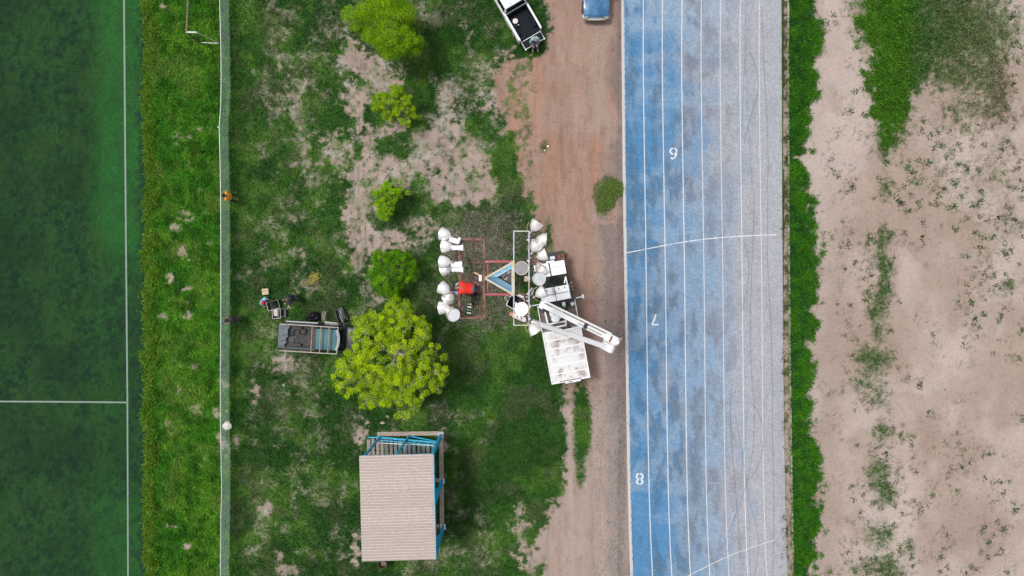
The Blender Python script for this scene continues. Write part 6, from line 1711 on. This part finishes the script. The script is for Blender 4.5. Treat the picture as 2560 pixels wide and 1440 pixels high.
# ------------------------------------------------------------------ crates, boxes, bags and other small things
m_crate = mat('black_crate', (.022, .024, .026), rough=.5, col2=(.05, .05, .05), scale=9)
m_crimw = mat('crate_rim_pale', (.52, .52, .52), rough=.5)
m_paper = mat('paper_white', (.66, .62, .57), rough=.8, col2=(.42, .36, .32), scale=14)
def crate(u, v, sx, sy, h, rot, label, rim=m_crimw, inside=m_crate, name='crate', rw=.028):
    g = GP(u, v); r = empty(name, g, math.radians(rot))
    MB().box((0, 0, .02), (sx, sy, .03)).build('bottom', inside, r)
    for (c, s) in (((0, sy / 2, h / 2), (sx, .025, h)), ((0, -sy / 2, h / 2), (sx, .025, h)), ((sx / 2, 0, h / 2), (.025, sy - .03, h)), ((-sx / 2, 0, h / 2), (.025, sy - .03, h))):
        MB().box(c, s).build('side', inside, r)
    for (c, s) in (((0, sy / 2, h), (sx + .05, rw, .03)), ((0, -sy / 2, h), (sx + .05, rw, .03)), ((sx / 2, 0, h), (rw, sy - .04, .03)), ((-sx / 2, 0, h), (rw, sy - .04, .03))):
        MB().box(c, s).build('rim', rim, r, bevel=.006)
    tag(r, label, 'crate', 'crates beside the old pickup')
    return r
c1 = crate(686.5, 763, .74, .52, .30, 15, 'black crate with pale rim and dark cables, below the red cap')
c2 = crate(695, 784, .50, .56, .32, 3, 'black crate holding a pack of white papers')
c3 = crate(711.5, 781, .30, .50, .26, -2, 'narrow black crate without contents next to the paper crate', rim=mat('rim_grey', (.20, .20, .19), rough=.6))
def inside(c, name, mb, m, label, cat):
    o = mb.build(name, m); o.location = c.location; o.rotation_euler = c.rotation_euler
    return tag(o, label, cat)
rk = random.Random(3)
cb = MB()
for k in range(7):
    cb.path([(rk.uniform(-.3, .3) * .9, -.2 + .4 * t / 7 + rk.uniform(-.04, .04), .06 + .02 * k + rk.uniform(0, .03)) for t in range(8)], .013, n=5)
inside(c1, 'cable_tangle', cb, mat('grey_cable', (.075, .075, .085), rough=.6), 'tangle of dark cables inside the crate below the red cap', 'cable')
pk = empty('paper_pack', c2.location, c2.rotation_euler.z)
for k in range(5): MB().box((-.06 + .03 * math.sin(k), .06 + .0 * k, .16 + .022 * k), (.25 - .01 * k, .40, .02), Matrix.Rotation(.05 * math.sin(k * 2), 3, 'Z')).build('sheet', m_paper, pk)
MB().box((-.06, .06, .08), (.26, .40, .12)).build('carton', m_paper, pk)
tag(pk, 'stack of white papers inside the open black crate', 'papers')
bx_ = empty('cardboard_box', GP(666, 729), math.radians(6))
m_card = mat('cardboard', (.58, .46, .27), rough=.85, col2=(.52, .40, .22), scale=5)
MB().box((0, 0, .13), (.40, .38, .26)).build('carton', m_card, bx_, bevel=.008)
for s in (-1, 1): MB().box((s * .101, 0, .266), (.195, .375, .008)).build('flap', m_card, bx_)
MB().path([(-.9, -.28, .05), (-.5, -.12, .10), (-.2, .02, .285), (0, .10, .285)], .008, n=5).build('cord', m_black, bx_)
tag(bx_, 'closed tan cardboard box on the grass near the red cap', 'box')
for k, (u, v, a) in enumerate(((722, 765, 30), (725, 770, 55), (720, 772, 10))):
    o = MB().box((0, 0, .03), (.05, .12, .06)).build('lamp_holder', mat('cream_ceramic', (.66, .60, .48), rough=.5), None, bevel=.012, loc=GP(u, v))
    o.rotation_euler = (0, 0, math.radians(a)); tag(o, 'small cream lamp holder lying beside the crates', 'lamp part', 'lamp holders on the grass')
m_bag = mat('black_bag', (.010, .010, .012), rough=.4, bump=1.0, bscale=7, spec=.25)
for (u, v, r, sd, lb_) in ((776, 793, (.24, .26, .26), 5, 'smaller black rubbish bag next to the old pickup, on the tail side'), (792, 790, (.34, .31, .32), 7, 'larger black rubbish bag next to the old pickup, on the cab side')):
    bg_ = empty('rubbish_bag', GP(u, v))
    sk = MB(); rq = random.Random(sd)
    for q_ in range(5): capsule(sk, (rq.uniform(-.5, .5) * r[0], rq.uniform(-.5, .5) * r[1], r[2] * rq.uniform(.5, .8)), (rq.uniform(-.6, .6) * r[0], rq.uniform(-.6, .6) * r[1], r[2] * rq.uniform(.6, 1.2)), r[0] * .55, r[0] * .42)
    fuse(sk, 'sack', m_bag, bg_, .02, 2)
    MB().lathe([(.03, 0), (.025, .06), (.07, .12)], n=8, m=Matrix.Translation((.02, .03, r[2] * 1.75))).build('knot', m_bag, bg_, smooth=40)
    tag(bg_, lb_, 'bag')
gr = empty('bent_pipe_rack', GP(815, 790), math.radians(-4))
for k in range(3):
    x = -.09 + k * .09
    MB().path([(x, -.34, .02), (x, -.34, .45), (x, -.20, .58), (x, .14, .58), (x, .30, .45), (x, .30, .02)], .022, n=7).build('hoop', m_rackw, gr, smooth=40)
MB().tube((-.13, .30, .25), (.16, .30, .25), .015, n=6).build('tie_bar', m_rackw, gr); MB().tube((-.13, -.34, .25), (.16, -.34, .25), .015, n=6).build('tie_bar', m_rackw, gr)
tag(gr, 'small rack of bent pale pipes beside the old pickup cab', 'pipe rack')
pn = empty('dark_case', GP(858, 786), math.radians(28))
MB().box((0, 0, .12), (.42, .90, .24)).build('case', mat('dark_green_case', (.016, .028, .026), rough=.5), pn, bevel=.015)
MB().box((-.20, 0, .245), (.02, .90, .014)).build('edge', m_crimw, pn)
MB().path([(.02 + .06 * math.cos(t), -.02 + .26 * math.sin(t), .262) for t in np.linspace(0, 6.28, 20)], .020, n=6).build('handle', m_crimw, pn, smooth=50)
tag(pn, 'dark flat case with pale oval handle beside the broad tree', 'case')
yc = MB(); ry2 = random.Random(10)
for k in range(9):
    c0 = Vector((ry2.uniform(-.25, .3), ry2.uniform(-.25, .25), .05)); a0 = ry2.uniform(0, 6)
    r1, r2, r3 = ry2.uniform(.12, .34), ry2.uniform(.08, .28), ry2.uniform(.7, 1.3)
    yc.path([c0 + Vector((r1 * math.cos(a0 + t * r3) + .035 * t + .03 * math.sin(t * 2.3 + k), r2 * math.sin(a0 + t * r3 * 1.1) + .05 * t - .2 + .03 * math.cos(t * 1.9), .02 + .012 * k)) for t in np.arange(0, 7, .3)], .008, n=5)
o = yc.build('rope', mat('yellow_rope', (.58, .46, .10), rough=.8), None, smooth=60, loc=GP(775, 688))
tag(o, 'tangled yellow rope dropped on the grass', 'rope')
def ground_cable(pts, label, r=.012):
    pts = [Vector((GP(u, v).x, GP(u, v).y, GP(u, v).z + .02)) for u, v in pts]
    q = []
    for i in range(len(pts) - 1):
        for t in range(6): q.append(pts[i].lerp(pts[i + 1], t / 6))
    q.append(pts[-1]); o0 = q[0].copy()
    sm_ = [(q[max(i - 2, 0)] + q[max(i - 1, 0)] + q[i] + q[min(i + 1, len(q) - 1)] + q[min(i + 2, len(q) - 1)]) / 5 for i in range(len(q))]
    o = MB().path([p - o0 for p in sm_], r, n=5).build('power_cable', m_black, None, smooth=60, loc=o0)
    tag(o, label, 'cable')
ground_cable([(912, 632), (905, 655), (903, 700), (905, 735), (925, 738), (940, 760)], 'black cable on bare soil leading under the broad tree', .016)
ground_cable([(770, 752), (800, 748), (830, 735), (868, 742), (898, 768)], 'thin black cable across the grass from the navy shirt to the broad tree', .009)
ground_cable([(1090, 735), (1060, 770), (1040, 790)], 'thin black cable running from the mast to the broad tree', .010)
